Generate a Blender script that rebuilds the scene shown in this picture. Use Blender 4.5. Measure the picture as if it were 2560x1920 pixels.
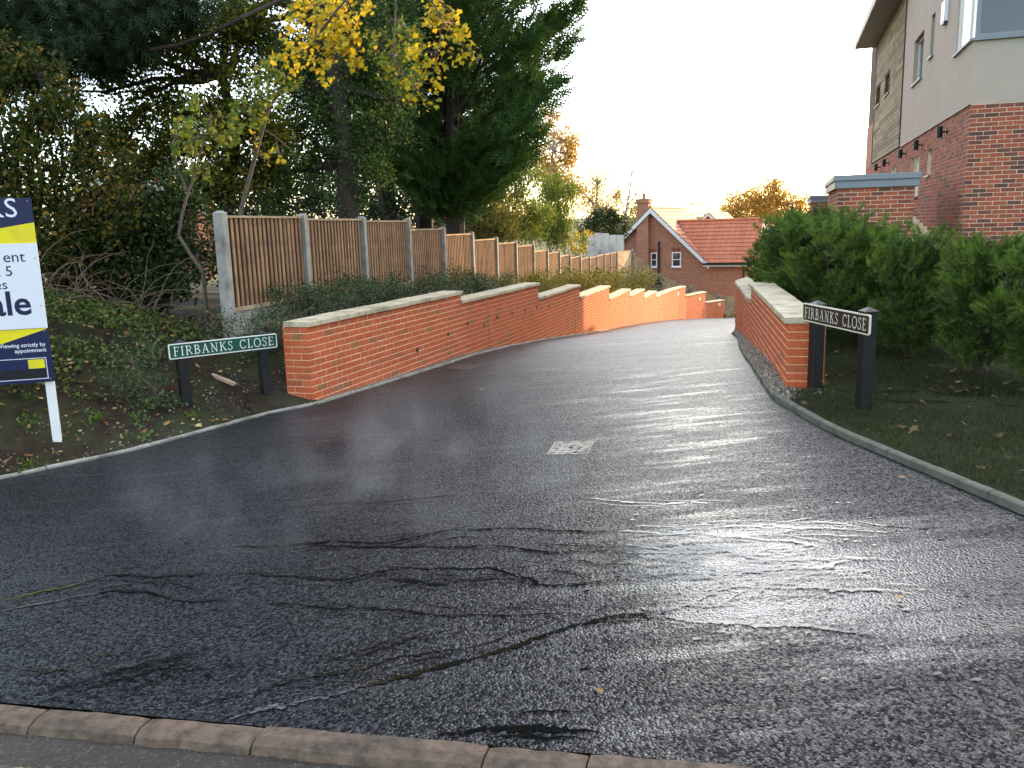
import bpy, bmesh, math, random
import numpy as np
from mathutils import Vector, Matrix, noise

for _o in list(bpy.data.objects):
    bpy.data.objects.remove(_o)
SC = bpy.context.scene
COL = SC.collection
rng = np.random.default_rng(7)
random.seed(7)

# ------------------------------------------------------------------ camera, sky, sun, exposure
PITCH, ROLL, CAMZ = math.atan(390 / 2090.0), 0.028, 1.65
_cp, _sp, _cr, _sr = math.cos(PITCH), math.sin(PITCH), math.cos(ROLL), math.sin(ROLL)
_F = Vector((0, _cp, -_sp)); _R0 = Vector((1, 0, 0)); _U0 = Vector((0, _sp, _cp))
_RX = _R0 * _cr - _U0 * _sr; _UP = _U0 * _cr + _R0 * _sr
cam_d = bpy.data.cameras.new('camera'); cam = bpy.data.objects.new('camera', cam_d); COL.objects.link(cam)
cam.matrix_world = Matrix(((_RX.x, _UP.x, -_F.x, 0), (_RX.y, _UP.y, -_F.y, 0), (_RX.z, _UP.z, -_F.z, CAMZ), (0, 0, 0, 1)))
cam_d.sensor_width = 36; cam_d.lens = 36 * 2090 / 2560; cam_d.clip_start = 0.05; cam_d.clip_end = 8000
SC.camera = cam

SUN_AZ, SUN_EL = math.radians(44), math.radians(15)
GLOW = 4.2
W = bpy.data.worlds.new('World'); SC.world = W; W.use_nodes = True
wn, wl = W.node_tree.nodes, W.node_tree.links
wn.clear()
out = wn.new('ShaderNodeOutputWorld'); bg = wn.new('ShaderNodeBackground')
sky = wn.new('ShaderNodeTexSky'); sky.sky_type = 'NISHITA'; sky.sun_disc = False
sky.sun_elevation = SUN_EL; sky.sun_rotation = SUN_AZ
sky.air_density = 1.0; sky.dust_density = 1.2; sky.ozone_density = 1.0
tc = wn.new('ShaderNodeTexCoord'); mp = wn.new('ShaderNodeMapping'); mp.inputs['Scale'].default_value = (1, 1, 2.6)
nz = wn.new('ShaderNodeTexNoise'); nz.inputs['Scale'].default_value = 2.2; nz.inputs['Detail'].default_value = 7; nz.inputs['Roughness'].default_value = .58
cr = wn.new('ShaderNodeValToRGB'); cr.color_ramp.elements[0].position = .45; cr.color_ramp.elements[1].position = .70
cr.color_ramp.elements[0].color = (.06, .06, .06, 1); cr.color_ramp.elements[1].color = (.88, .88, .88, 1)
nz2 = wn.new('ShaderNodeTexNoise'); nz2.inputs['Scale'].default_value = 5; nz2.inputs['Detail'].default_value = 5
cl = wn.new('ShaderNodeValToRGB'); cl.color_ramp.elements[0].color = (3.85, 4.15, 4.9, 1); cl.color_ramp.elements[1].color = (6.3, 6.4, 6.9, 1)
cl.color_ramp.elements[0].position = .35; cl.color_ramp.elements[1].position = .6
mx = wn.new('ShaderNodeMixRGB'); bg.inputs['Strength'].default_value = 0.125
wl.new(tc.outputs['Generated'], mp.inputs['Vector']); wl.new(mp.outputs['Vector'], nz.inputs['Vector']); wl.new(mp.outputs['Vector'], nz2.inputs['Vector'])
wl.new(nz.outputs['Fac'], cr.inputs['Fac']); wl.new(nz2.outputs['Fac'], cl.inputs['Fac'])
# thin cloud is brighter towards the sun behind it
vn = wn.new('ShaderNodeVectorMath'); vn.operation = 'DOT_PRODUCT'; vn.inputs[1].default_value = (math.sin(SUN_AZ) * math.cos(SUN_EL), math.cos(SUN_AZ) * math.cos(SUN_EL), math.sin(SUN_EL))
vm = wn.new('ShaderNodeMath'); vm.operation = 'MAXIMUM'; vm.inputs[1].default_value = 0.0
vp = wn.new('ShaderNodeMath'); vp.operation = 'POWER'; vp.inputs[1].default_value = 3.5
vw = wn.new('ShaderNodeVectorMath'); vw.operation = 'MULTIPLY'; vw.inputs[1].default_value = (GLOW * 1.05, GLOW * .94, GLOW * .76); va = wn.new('ShaderNodeVectorMath'); va.operation = 'ADD'
vs = wn.new('ShaderNodeVectorMath'); vs.operation = 'SCALE'
wl.new(tc.outputs['Generated'], vn.inputs[0]); wl.new(vn.outputs['Value'], vm.inputs[0]); wl.new(vm.outputs[0], vp.inputs[0]); wl.new(cl.outputs['Color'], vw.inputs[0]); wl.new(vw.outputs['Vector'], vs.inputs[0]); wl.new(vp.outputs[0], vs.inputs['Scale']); wl.new(vs.outputs['Vector'], va.inputs[0]); wl.new(cl.outputs['Color'], va.inputs[1])
# less cloud close to the horizon, where clear warm sky shows
sz = wn.new('ShaderNodeSeparateXYZ'); hz = wn.new('ShaderNodeMath'); hz.operation = 'MULTIPLY_ADD'; hz.inputs[1].default_value = 3.2; hz.inputs[2].default_value = .12; hz.use_clamp = True
hm = wn.new('ShaderNodeMath'); hm.operation = 'MULTIPLY'; wl.new(tc.outputs['Generated'], sz.inputs[0]); wl.new(sz.outputs[2], hz.inputs[0]); wl.new(hz.outputs[0], hm.inputs[0]); wl.new(cr.outputs['Color'], hm.inputs[1])
wl.new(hm.outputs[0], mx.inputs['Fac']); wl.new(sky.outputs['Color'], mx.inputs['Color1']); wl.new(va.outputs['Vector'], mx.inputs['Color2'])
wl.new(mx.outputs['Color'], bg.inputs['Color']); wl.new(bg.outputs['Background'], out.inputs['Surface'])

sun_d = bpy.data.lights.new('sun', 'SUN'); sun_d.energy = 2.0; sun_d.angle = math.radians(0.6); sun_d.color = (1.0, .62, .32)
sun = bpy.data.objects.new('sun', sun_d); COL.objects.link(sun)
SUN_DIR = Vector((math.sin(SUN_AZ) * math.cos(SUN_EL), math.cos(SUN_AZ) * math.cos(SUN_EL), math.sin(SUN_EL)))
sun.rotation_euler = SUN_DIR.to_track_quat('Z', 'Y').to_euler()
SC.view_settings.view_transform = 'Standard'; SC.view_settings.look = 'None'
SC.view_settings.gamma = 1; SC.view_settings.use_curve_mapping = False
SC.view_settings.exposure = 2.35
SC.render.engine = 'CYCLES'
SC.cycles.use_denoising = True
SC.cycles.max_bounces = 6; SC.cycles.diffuse_bounces = 3; SC.cycles.glossy_bounces = 3; SC.cycles.transparent_max_bounces = 6
SC.cycles.transmission_bounces = 3; SC.cycles.volume_bounces = 0
SC.cycles.caustics_reflective = False; SC.cycles.caustics_refractive = False

# ------------------------------------------------------------------ helpers
def tag(o, label=None, cat=None, group=None, kind=None):
    if label: o['label'] = label
    if cat: o['category'] = cat
    if group: o['group'] = group
    if kind: o['kind'] = kind
    return o

def empty(name, loc=(0, 0, 0), rz=0):
    o = bpy.data.objects.new(name, None); COL.objects.link(o)
    o.location = loc; o.rotation_euler = (0, 0, rz); o.empty_display_size = .1
    return o

def link(name, me, m=None, parent=None, mat=None):
    o = bpy.data.objects.new(name, me); COL.objects.link(o)
    if m is not None and not me.materials: me.materials.append(m)
    if parent is not None:
        o.parent = parent
        if mat is None:      # geometry given in world coordinates
            o.matrix_parent_inverse = PINV(parent)
    if mat is not None: o.matrix_local = mat
    return o

def WM(o):
    m = Matrix.LocRotScale(o.location, o.rotation_euler, o.scale) if o.rotation_mode != 'QUATERNION' else o.matrix_basis
    if o.parent is not None: m = WM(o.parent) @ o.matrix_parent_inverse @ m
    return m
def PINV(p): return WM(p).inverted()

def fast_mesh(name, V, F, smooth=False):
    V = np.ascontiguousarray(V, np.float32); F = np.ascontiguousarray(F, np.int32)
    me = bpy.data.meshes.new(name); fv = F.shape[1]
    me.vertices.add(len(V)); me.vertices.foreach_set('co', V.ravel())
    me.loops.add(F.size); me.loops.foreach_set('vertex_index', F.ravel())
    me.polygons.add(len(F)); me.polygons.foreach_set('loop_start', np.arange(len(F), dtype=np.int32) * fv)
    me.update(calc_edges=True)
    me.polygons.foreach_set('use_smooth', np.full(len(F), smooth, bool))
    return me

def pymesh(name, V, F, smooth=False):
    me = bpy.data.meshes.new(name); me.from_pydata([tuple(v) for v in V], [], [tuple(f) for f in F]); me.update()
    if smooth:
        for p in me.polygons: p.use_smooth = True
    return me

class MB:
    """collects boxes, frusta and polygons for one mesh"""
    def __init__(s): s.V = []; s.F = []
    def add(s, V, F):
        n = len(s.V); s.V += [tuple(v) for v in V]; s.F += [tuple(i + n for i in f) for f in F]
    def box(s, a, b, M=None):
        x0, y0, z0 = a; x1, y1, z1 = b
        V = [(x0, y0, z0), (x1, y0, z0), (x1, y1, z0), (x0, y1, z0), (x0, y0, z1), (x1, y0, z1), (x1, y1, z1), (x0, y1, z1)]
        if M is not None: V = [tuple(M @ Vector(v)) for v in V]
        s.add(V, [(0, 3, 2, 1), (4, 5, 6, 7), (0, 1, 5, 4), (1, 2, 6, 5), (2, 3, 7, 6), (3, 0, 4, 7)])
    def tube(s, p0, p1, r0, r1, n=6, cap=True):
        p0, p1 = Vector(p0), Vector(p1); d = (p1 - p0)
        if d.length < 1e-6: return
        q = d.to_track_quat('Z', 'Y'); V = []
        for p, r in ((p0, r0), (p1, r1)):
            for i in range(n):
                a = 2 * math.pi * i / n; V.append(p + q @ Vector((math.cos(a) * r, math.sin(a) * r, 0)))
        F = [(i, (i + 1) % n, n + (i + 1) % n, n + i) for i in range(n)]
        if cap: F += [tuple(range(n, 2 * n)), tuple(reversed(range(n)))]
        s.add(V, F)
    def poly_tube(s, pts, r0, r1, n=6):
        k = len(pts) - 1
        for i in range(k): s.tube(pts[i], pts[i + 1], r0 + (r1 - r0) * i / k, r0 + (r1 - r0) * (i + 1) / k, n)
    def build(s, name, m, parent=None, mat=None, smooth=False, bevel=0):
        me = pymesh(name, s.V, s.F, smooth)
        if bevel:
            bm = bmesh.new(); bm.from_mesh(me)
            bmesh.ops.bevel(bm, geom=bm.edges[:], offset=bevel, segments=1, affect='EDGES', clamp_overlap=True)
            bm.to_mesh(me); bm.free()
        return link(name, me, m, parent, mat)

def frame(p, ang, z=0):
    """local X along the plan angle, at plan point p"""
    return Matrix.Translation((p[0], p[1], z)) @ Matrix.Rotation(ang, 4, 'Z')

class Path:
    def __init__(s, pts):
        s.P = np.array(pts, float); d = np.hypot(*np.diff(s.P, axis=0).T); s.S = np.r_[0, np.cumsum(d)]; s.L = s.S[-1]
    def ev(s, t):
        i = int(np.clip(np.searchsorted(s.S, t, side='right') - 1, 0, len(s.S) - 2))
        a, b = s.P[i], s.P[i + 1]; u = (b - a) / (s.S[i + 1] - s.S[i]); p = a + u * (t - s.S[i])
        return p[0], p[1], u[0], u[1]
    def near(s, x, y):
        """signed left distance and arc length of the nearest path point (vectorised)"""
        x = np.asarray(x, float); y = np.asarray(y, float)
        best = np.full(x.shape, 1e9); bs = np.zeros(x.shape); bu = np.zeros(x.shape)
        for i in range(len(s.S) - 1):
            a, b = s.P[i], s.P[i + 1]; L = s.S[i + 1] - s.S[i]; u = (b - a) / L
            lo = -1e6 if i == 0 else 0; hi = 1e6 if i == len(s.S) - 2 else L
            t = np.clip((x - a[0]) * u[0] + (y - a[1]) * u[1], lo, hi)
            dx = x - a[0] - u[0] * t; dy = y - a[1] - u[1] * t; d = np.hypot(dx, dy)
            side = np.where(u[0] * dy - u[1] * dx >= 0, 1, -1)
            m = d < best; best = np.where(m, d, best); bs = np.where(m, s.S[i] + t, bs); bu = np.where(m, d * side, bu)
        return bu, bs

def resample(pts, n):
    p = Path(pts); return np.array([p.ev(t)[:2] for t in np.linspace(0, p.L - 1e-6, n)])

# ------------------------------------------------------------------ materials
def nodes(name):
    m = bpy.data.materials.new(name); m.use_nodes = True; t = m.node_tree
    return m, t.nodes, t.links, t.nodes['Principled BSDF'], t.nodes['Material Output']

def rnd_value(n, l):
    """0..1 number that differs per loose piece and per object"""
    g = n.new('ShaderNodeNewGeometry'); oi = n.new('ShaderNodeObjectInfo')
    a = n.new('ShaderNodeMath'); a.operation = 'ADD'; l.new(g.outputs['Random Per Island'], a.inputs[0]); l.new(oi.outputs['Random'], a.inputs[1])
    f = n.new('ShaderNodeMath'); f.operation = 'FRACT'; l.new(a.outputs[0], f.inputs[0])
    return f.outputs[0]

def ramp(n, l, src, cols, const=False):
    r = n.new('ShaderNodeValToRGB'); e = r.color_ramp.elements
    if const: r.color_ramp.interpolation = 'CONSTANT'
    k = len(cols)
    while len(e) < k: e.new(.5)
    for i, c in enumerate(cols):
        pos, col = c if isinstance(c[1], (tuple, list)) else (i / max(1, k - 1), c)
        e[i].position = pos; e[i].color = (*col[:3], 1)
    l.new(src, r.inputs['Fac']); return r.outputs['Color']

def coords(n, l, scale=(1, 1, 1), kind='Object'):
    t = n.new('ShaderNodeTexCoord'); mp = n.new('ShaderNodeMapping'); mp.inputs['Scale'].default_value = scale
    l.new(t.outputs[kind], mp.inputs['Vector']); return mp.outputs['Vector']

def wcoords(n, l, scale=(1, 1, 1)):
    g = n.new('ShaderNodeNewGeometry'); mp = n.new('ShaderNodeMapping'); mp.inputs['Scale'].default_value = scale
    l.new(g.outputs['Position'], mp.inputs['Vector']); return mp.outputs['Vector']

def noise_tex(n, l, vec, scale, detail=4, rough=.55):
    t = n.new('ShaderNodeTexNoise'); t.inputs['Scale'].default_value = scale; t.inputs['Detail'].default_value = detail; t.inputs['Roughness'].default_value = rough
    l.new(vec, t.inputs['Vector']); return t.outputs['Fac']

def mixc(n, l, fac, a, b, blend='MIX'):
    m = n.new('ShaderNodeMixRGB'); m.blend_type = blend
    for s, v in ((m.inputs['Fac'], fac), (m.inputs['Color1'], a), (m.inputs['Color2'], b)):
        if hasattr(v, 'links') or hasattr(v, 'is_output'): l.new(v, s)
        elif isinstance(v, (int, float)): s.default_value = v
        else: s.default_value = (*v[:3], 1)
    return m.outputs['Color']

def mathn(n, l, op, a, b=0.0, clamp=False):
    m = n.new('ShaderNodeMath'); m.operation = op; m.use_clamp = clamp
    for s, v in ((m.inputs[0], a), (m.inputs[1], b)):
        if isinstance(v, (int, float)): s.default_value = v
        else: l.new(v, s)
    return m.outputs[0]

def bump(n, l, h, strength, dist, b):
    k = n.new('ShaderNodeBump'); k.inputs['Strength'].default_value = strength; k.inputs['Distance'].default_value = dist
    l.new(h, k.inputs['Height']); l.new(k.outputs['Normal'], b.inputs['Normal']); return k

def plain(name, col, rough=.7, var=.12, scale=6, bmp=.0, bscale=60, bdist=.004, spec=.3, world=False, metallic=0, dirt=None, dscale=2.0):
    m, n, l, b, o = nodes(name)
    v = wcoords(n, l) if world else coords(n, l)
    f = noise_tex(n, l, v, scale, 6)
    c = ramp(n, l, f, [(.3, tuple(x * (1 - var) for x in col)), (.7, tuple(min(1, x * (1 + var)) for x in col))])
    if dirt:
        g = noise_tex(n, l, v, dscale, 8, .65); k = ramp(n, l, g, [(.48, (0, 0, 0)), (.68, (1, 1, 1))])
        c = mixc(n, l, k, c, dirt)
    l.new(c, b.inputs['Base Color'])
    b.inputs['Roughness'].default_value = rough; b.inputs['Specular IOR Level'].default_value = spec; b.inputs['Metallic'].default_value = metallic
    if bmp: bump(n, l, noise_tex(n, l, v, bscale, 4), bmp, bdist, b)
    return m

def leafmat(name, cols, trans=.35, rough=.6, spec=.12):
    m, n, l, b, o = nodes(name)
    c = ramp(n, l, rnd_value(n, l), cols)
    l.new(c, b.inputs['Base Color']); b.inputs['Roughness'].default_value = rough; b.inputs['Specular IOR Level'].default_value = spec
    t = n.new('ShaderNodeBsdfTranslucent'); l.new(mixc(n, l, .5, c, (1.0, 1.0, .25), 'MULTIPLY'), t.inputs['Color'])
    mx = n.new('ShaderNodeMixShader'); mx.inputs[0].default_value = trans
    l.new(b.outputs[0], mx.inputs[1]); l.new(t.outputs[0], mx.inputs[2]); l.new(mx.outputs[0], o.inputs['Surface'])
    return m

def brickmat(name, cols, soot=.25, rough=.85):
    m, n, l, b, o = nodes(name)
    c = ramp(n, l, rnd_value(n, l), cols)
    v = wcoords(n, l)
    f = noise_tex(n, l, v, 38, 5, .65)
    c = mixc(n, l, ramp(n, l, f, [(.45, (0, 0, 0)), (.72, (.55, .55, .55))]), c, tuple(x * .45 for x in cols[0][1]))
    g = noise_tex(n, l, v, 1.3, 5, .6)
    c = mixc(n, l, ramp(n, l, g, [(.52, (0, 0, 0)), (.75, (soot, soot, soot))]), c, (.12, .10, .07))
    l.new(c, b.inputs['Base Color']); b.inputs['Roughness'].default_value = rough; b.inputs['Specular IOR Level'].default_value = .2
    bump(n, l, noise_tex(n, l, v, 110, 4, .7), .5, .004, b)
    return m

M = {}
M['brick_orange'] = brickmat('red facing brick', [(.0, (.49, .100, .038)), (.3, (.58, .132, .048)), (.7, (.53, .114, .046)), (.93, (.42, .115, .050)), (1, (.30, .135, .055))])
M['brick_multi'] = brickmat('multi red brick', [(.0, (.31, .082, .048)), (.35, (.40, .110, .058)), (.62, (.28, .082, .052)), (.8, (.17, .066, .048)), (1, (.105, .056, .046))], soot=.1)
M['mortar_pale'] = plain('pale mortar', (.82, .54, .31), .9, .15, 12, .5, 150, .003, world=True)
M['mortar_buff'] = plain('buff mortar', (.62, .49, .32), .9, .15, 12, .5, 150, .003, world=True)
M['coping'] = plain('cast stone coping', (.48, .41, .275), .85, .16, 7, .35, 120, .003, world=True, dirt=(.20, .18, .10), dscale=2.6)
M['concrete'] = plain('fence concrete', (.27, .26, .225), .9, .18, 9, .5, 160, .003, world=True, dirt=(.14, .14, .11), dscale=3)
M['edging_mossy'] = plain('mossy edging concrete', (.11, .105, .08), .9, .25, 14, .6, 140, .004, world=True, dirt=(.06, .06, .035), dscale=4)
M['edging'] = plain('edging concrete', (.28, .26, .21), .9, .25, 14, .6, 140, .004, world=True, dirt=(.10, .09, .06), dscale=4)
M['kerb'] = plain('kerb concrete', (.120, .082, .055), .85, .38, 22, 1.0, 75, .006, world=True, dirt=(.05, .038, .028), dscale=9)
M['render'] = plain('taupe render', (.42, .335, .265), .92, .05, 3, .15, 220, .002, world=True, dirt=(.36, .33, .26), dscale=.5)
M['white_paint'] = plain('white paint', (.78, .77, .74), .5, .04, 9, world=True)
M['white_frame'] = plain('white frame', (.75, .75, .74), .35, .03, 9)
M['board_white'] = plain('board white', (.72, .72, .76), .45, .02, 9)
M['board_navy'] = plain('board navy', (.008, .012, .06), .4, .1, 9)
M['board_yellow'] = plain('board yellow', (.80, .66, .01), .45, .05, 9, dirt=(.62, .50, .03), dscale=3)
M['board_black'] = plain('board black', (.008, .008, .01), .5, .1, 9)
M['red'] = plain('red print', (.70, .02, .03), .5, .02, 9)
M['sign_green'] = plain('sign green', (.006, .07, .045), .4, .1, 9)
M['sign_brown'] = plain('sign black brown', (.030, .022, .016), .45, .15, 9)
M['sign_white'] = plain('sign white', (.78, .76, .66), .5, .05, 9)
M['sign_cream'] = plain('sign cream', (.62, .56, .42), .5, .05, 9)
M['post_black'] = plain('black post', (.009, .0095, .010), .45, .25, 20, .3, 90, .002)
M['grey_metal'] = plain('grey metal', (.20, .22, .235), .5, .06, 5, world=True)
M['black_metal'] = plain('black metal', (.012, .012, .013), .45, .1, 20)
M['iron'] = plain('rusty iron', (.07, .045, .035), .6, .35, 30, .5, 120, .003, dirt=(.16, .07, .03), dscale=12)
M['cover'] = plain('pale worn cover', (.34, .30, .235), .75, .35, 30, .8, 90, .006, dirt=(.035, .03, .027), dscale=20)
M['soffit'] = plain('cream soffit', (.62, .54, .42), .7, .06, 4, world=True)
M['barge'] = plain('white bargeboard', (.66, .68, .66), .55, .05, 4, world=True)
M['bark'] = plain('dark bark', (.045, .034, .026), .95, .4, 18, 1.0, 30, .02, world=True)
M['bark_pale'] = plain('pale bark', (.10, .078, .056), .9, .3, 18, .8, 40, .01, world=True)
M['twig'] = plain('brown twig', (.14, .095, .06), .9, .35, 12, world=True)
M['twig_far'] = plain('far twig', (.22, .16, .12), .9, .3, 2, world=True)
M['dirt_plank'] = plain('split timber', (.42, .30, .18), .85, .25, 20, .5, 60, .003)
M['pale_panel'] = plain('pale concrete panel', (.66, .63, .56), .9, .12, 3, .3, 50, .004, world=True, dirt=(.24, .23, .2), dscale=1.5)
M['slab'] = plain('pale slab', (.62, .62, .58), .8, .12, 8, .3, 60, .003, world=True)
M['joint'] = plain('joint mastic', (.30, .20, .14), .9, .1, 8)

def glassmat(name, col=(.02, .025, .03), rough=.06):
    m, n, l, b, o = nodes(name); b.inputs['Base Color'].default_value = (*col, 1); b.inputs['Roughness'].default_value = rough
    b.inputs['Specular IOR Level'].default_value = .8; return m
M['glass'] = glassmat('window glass'); M['glass_pale'] = glassmat('curtained glass', (.55, .52, .40), .25)

def woodmat(name, cols, sc=(1, 1, 1), rough=.85):
    m, n, l, b, o = nodes(name)
    c = ramp(n, l, rnd_value(n, l), cols)
    v = coords(n, l, sc)
    g = noise_tex(n, l, v, 14, 8, .7)
    c = mixc(n, l, ramp(n, l, g, [(.35, (.75, .75, .75)), (.6, (0, 0, 0))]), c, tuple(x * .35 for x in cols[0][1]))
    v2 = wcoords(n, l); k = noise_tex(n, l, v2, 3.1, 6, .6)
    c = mixc(n, l, ramp(n, l, k, [(.45, (0, 0, 0)), (.75, (.6, .6, .6))]), c, (.055, .04, .028))
    l.new(c, b.inputs['Base Color']); b.inputs['Roughness'].default_value = rough; b.inputs['Specular IOR Level'].default_value = .2
    bump(n, l, g, .4, .004, b); return m
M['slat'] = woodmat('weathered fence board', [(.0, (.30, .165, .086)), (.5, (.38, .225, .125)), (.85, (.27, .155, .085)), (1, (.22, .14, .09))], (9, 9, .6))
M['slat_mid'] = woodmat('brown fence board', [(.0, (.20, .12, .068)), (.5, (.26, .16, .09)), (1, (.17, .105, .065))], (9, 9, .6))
M['slat_dark'] = woodmat('dark fence board', [(.0, (.15, .085, .05)), (.5, (.20, .115, .065)), (1, (.11, .065, .04))], (9, 9, .6))  # darkened board: shade of far bays and slat gaps put into the colour
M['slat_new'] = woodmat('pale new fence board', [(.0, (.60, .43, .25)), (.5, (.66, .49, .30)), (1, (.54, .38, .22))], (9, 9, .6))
M['rail'] = woodmat('fence rail', [(.0, (.46, .32, .19)), (1, (.52, .38, .24))], (2, 9, 9))
M['clad'] = woodmat('weathered cladding', [(.0, (.24, .17, .10)), (.35, (.48, .38, .22)), (.6, (.38, .285, .165)), (1, (.19, .135, .09))], (.5, 9, 9))

def far_brick(name, c1, c2, mo):
    m, n, l, b, o = nodes(name)
    t = n.new('ShaderNodeTexBrick'); t.inputs['Color1'].default_value = (*c1, 1); t.inputs['Color2'].default_value = (*c2, 1); t.inputs['Mortar'].default_value = (*mo, 1)
    t.inputs['Scale'].default_value = 1; t.inputs['Brick Width'].default_value = .225; t.inputs['Row Height'].default_value = .075; t.inputs['Mortar Size'].default_value = .008; t.inputs['Bias'].default_value = -.2
    v = coords(n, l); sx = n.new('ShaderNodeSeparateXYZ'); l.new(v, sx.inputs[0])
    a = mathn(n, l, 'ADD', sx.outputs[0], sx.outputs[1]); cb = n.new('ShaderNodeCombineXYZ'); l.new(a, cb.inputs[0]); l.new(sx.outputs[2], cb.inputs[1])
    l.new(cb.outputs[0], t.inputs['Vector'])
    g = noise_tex(n, l, v, 6, 6, .7)
    c = mixc(n, l, ramp(n, l, g, [(.4, (0, 0, 0)), (.7, (.5, .5, .5))]), t.outputs['Color'], (.13, .06, .04))
    l.new(c, b.inputs['Base Color']); b.inputs['Roughness'].default_value = .9
    k = bump(n, l, t.outputs['Fac'], .4, .006, b); k.invert = True
    return m
M['house_brick'] = far_brick('house brick', (.42, .15, .08), (.30, .105, .062), (.42, .30, .20))
M['tile'] = None
def tilemat(name, cols):
    m, n, l, b, o = nodes(name)
    v = coords(n, l); t = n.new('ShaderNodeTexBrick'); t.inputs['Color1'].default_value = (1, 1, 1, 1); t.inputs['Color2'].default_value = (.8, .8, .8, 1); t.inputs['Mortar'].default_value = (.45, .45, .45, 1)
    t.inputs['Scale'].default_value = 1; t.inputs['Brick Width'].default_value = .30; t.inputs['Row Height'].default_value = 50; t.inputs['Mortar Size'].default_value = .008
    l.new(v, t.inputs['Vector'])
    c = ramp(n, l, noise_tex(n, l, v, 4, 6, .6), [(.3, cols[0]), (.7, cols[1])])
    l.new(mixc(n, l, 1.0, c, t.outputs['Color'], 'MULTIPLY'), b.inputs['Base Color']); b.inputs['Roughness'].default_value = .7
    bump(n, l, t.outputs['Fac'], .3, .006, b).invert = True
    return m
M['tile'] = tilemat('clay roof tile', ((.44, .125, .055), (.54, .175, .075)))

def leaf(n, cols, **k): M[n] = leafmat(n, cols, **k)
leaf('l_cypress', [(.030, .070, .019), (.055, .115, .030), (.09, .16, .042)], trans=.15)
leaf('l_darkcon', [(.010, .022, .009), (.018, .034, .012), (.03, .045, .014)], trans=.1)
leaf('l_ivy', [(0, (.028, .060, .014)), (.6, (.060, .11, .026)), (.9, (.12, .17, .04)), (1, (.22, .22, .05))], trans=.3, rough=.5, spec=.25)
leaf('l_holly', [(0, (.012, .028, .008)), (.7, (.030, .056, .014)), (1, (.065, .09, .02))], trans=.14, rough=.5, spec=.18)
leaf('l_haw', [(0, (.02, .036, .010)), (.6, (.05, .072, .016)), (.85, (.12, .10, .018)), (1, (.30, .17, .02))], trans=.35)
leaf('l_field', [(0, (.040, .058, .012)), (.6, (.10, .115, .018)), (.9, (.22, .18, .022)), (1, (.36, .24, .02))], trans=.45)
leaf('l_mapleg', [(0, (.07, .12, .025)), (.7, (.13, .18, .035)), (1, (.30, .27, .03))], trans=.45)
leaf('l_mapley', [(0, (.22, .24, .03)), (.3, (.46, .38, .03)), (.75, (.60, .44, .03)), (1, (.46, .25, .02))], trans=.45)
leaf('l_maplem', [(0, (.18, .20, .03)), (.5, (.45, .36, .02)), (1, (.66, .42, .02))], trans=.45)
leaf('l_willow', [(0, (.085, .105, .022)), (.6, (.17, .17, .045)), (1, (.28, .22, .07))], trans=.35)
leaf('l_willowg', [(0, (.07, .13, .022)), (.6, (.14, .20, .04)), (1, (.25, .23, .06))], trans=.35)
leaf('l_autumn', [(0, (.36, .18, .04)), (.5, (.55, .31, .045)), (1, (.40, .30, .10))], trans=.4)
leaf('l_pale', [(0, (.30, .27, .10)), (.6, (.45, .37, .15)), (1, (.36, .26, .12))], trans=.4)
leaf('l_yellow', [(0, (.40, .30, .03)), (1, (.58, .42, .05))], trans=.4)
leaf('l_coton', [(0, (.018, .040, .012)), (.6, (.038, .070, .020)), (.9, (.07, .10, .028)), (1, (.20, .14, .04))], trans=.14, rough=.45, spec=.3)
leaf('l_coton_y', [(0, (.06, .085, .018)), (.6, (.15, .15, .03)), (1, (.27, .20, .05))], trans=.25)
leaf('l_yew', [(0, (.028, .058, .013)), (.6, (.058, .105, .023)), (1, (.12, .165, .038))], trans=.2)
leaf('l_yewtip', [(0, (.07, .13, .02)), (1, (.15, .215, .036))], trans=.25)
leaf('l_grass', [(0, (.020, .028, .007)), (.7, (.038, .047, .012)), (1, (.07, .058, .025))], trans=.2)
leaf('l_cover', [(0, (.024, .046, .010)), (.6, (.062, .095, .02)), (.88, (.12, .15, .03)), (1, (.26, .18, .05))], trans=.2)
leaf('l_weed', [(0, (.06, .11, .02)), (1, (.12, .19, .035))], trans=.3)
leaf('l_fallen', [(0, (.10, .05, .022)), (.4, (.20, .10, .04)), (.7, (.36, .22, .08)), (.92, (.50, .36, .14)), (1, (.42, .12, .04))], trans=.05, rough=.7)
leaf('l_fallen_dull', [(0, (.05, .028, .014)), (.5, (.10, .055, .026)), (.85, (.17, .10, .045)), (1, (.26, .18, .08))], trans=.05, rough=.7)
leaf('pebble', [(0, (.10, .075, .05)), (.5, (.22, .17, .12)), (.85, (.34, .29, .22)), (1, (.50, .46, .38))], trans=0, rough=.7)

# ------------------------------------------------------------------ levels of the ground
_ZY = [9.2, 13.2, 14.9, 17, 20.2, 24.5, 26.7, 32.9, 37.7, 42.6, 60]
_ZZ = [-.229, -.35, -.44, -.62, -.945, -1.355, -1.54, -2.13, -2.62, -3.27, -5.2]
def zroad(x, y):
    x = np.asarray(x, float); y = np.asarray(y, float)
    xl = -2.242 + .357 * (y - 9.198)
    zl = np.where(y < 9.2, .026 + .067 * xl - .011 * y, np.interp(y, _ZY, _ZZ))
    return zl + np.interp(y, [8.5, 15, 25, 40], [.067, .028, .02, 0]) * (x - xl)

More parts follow.
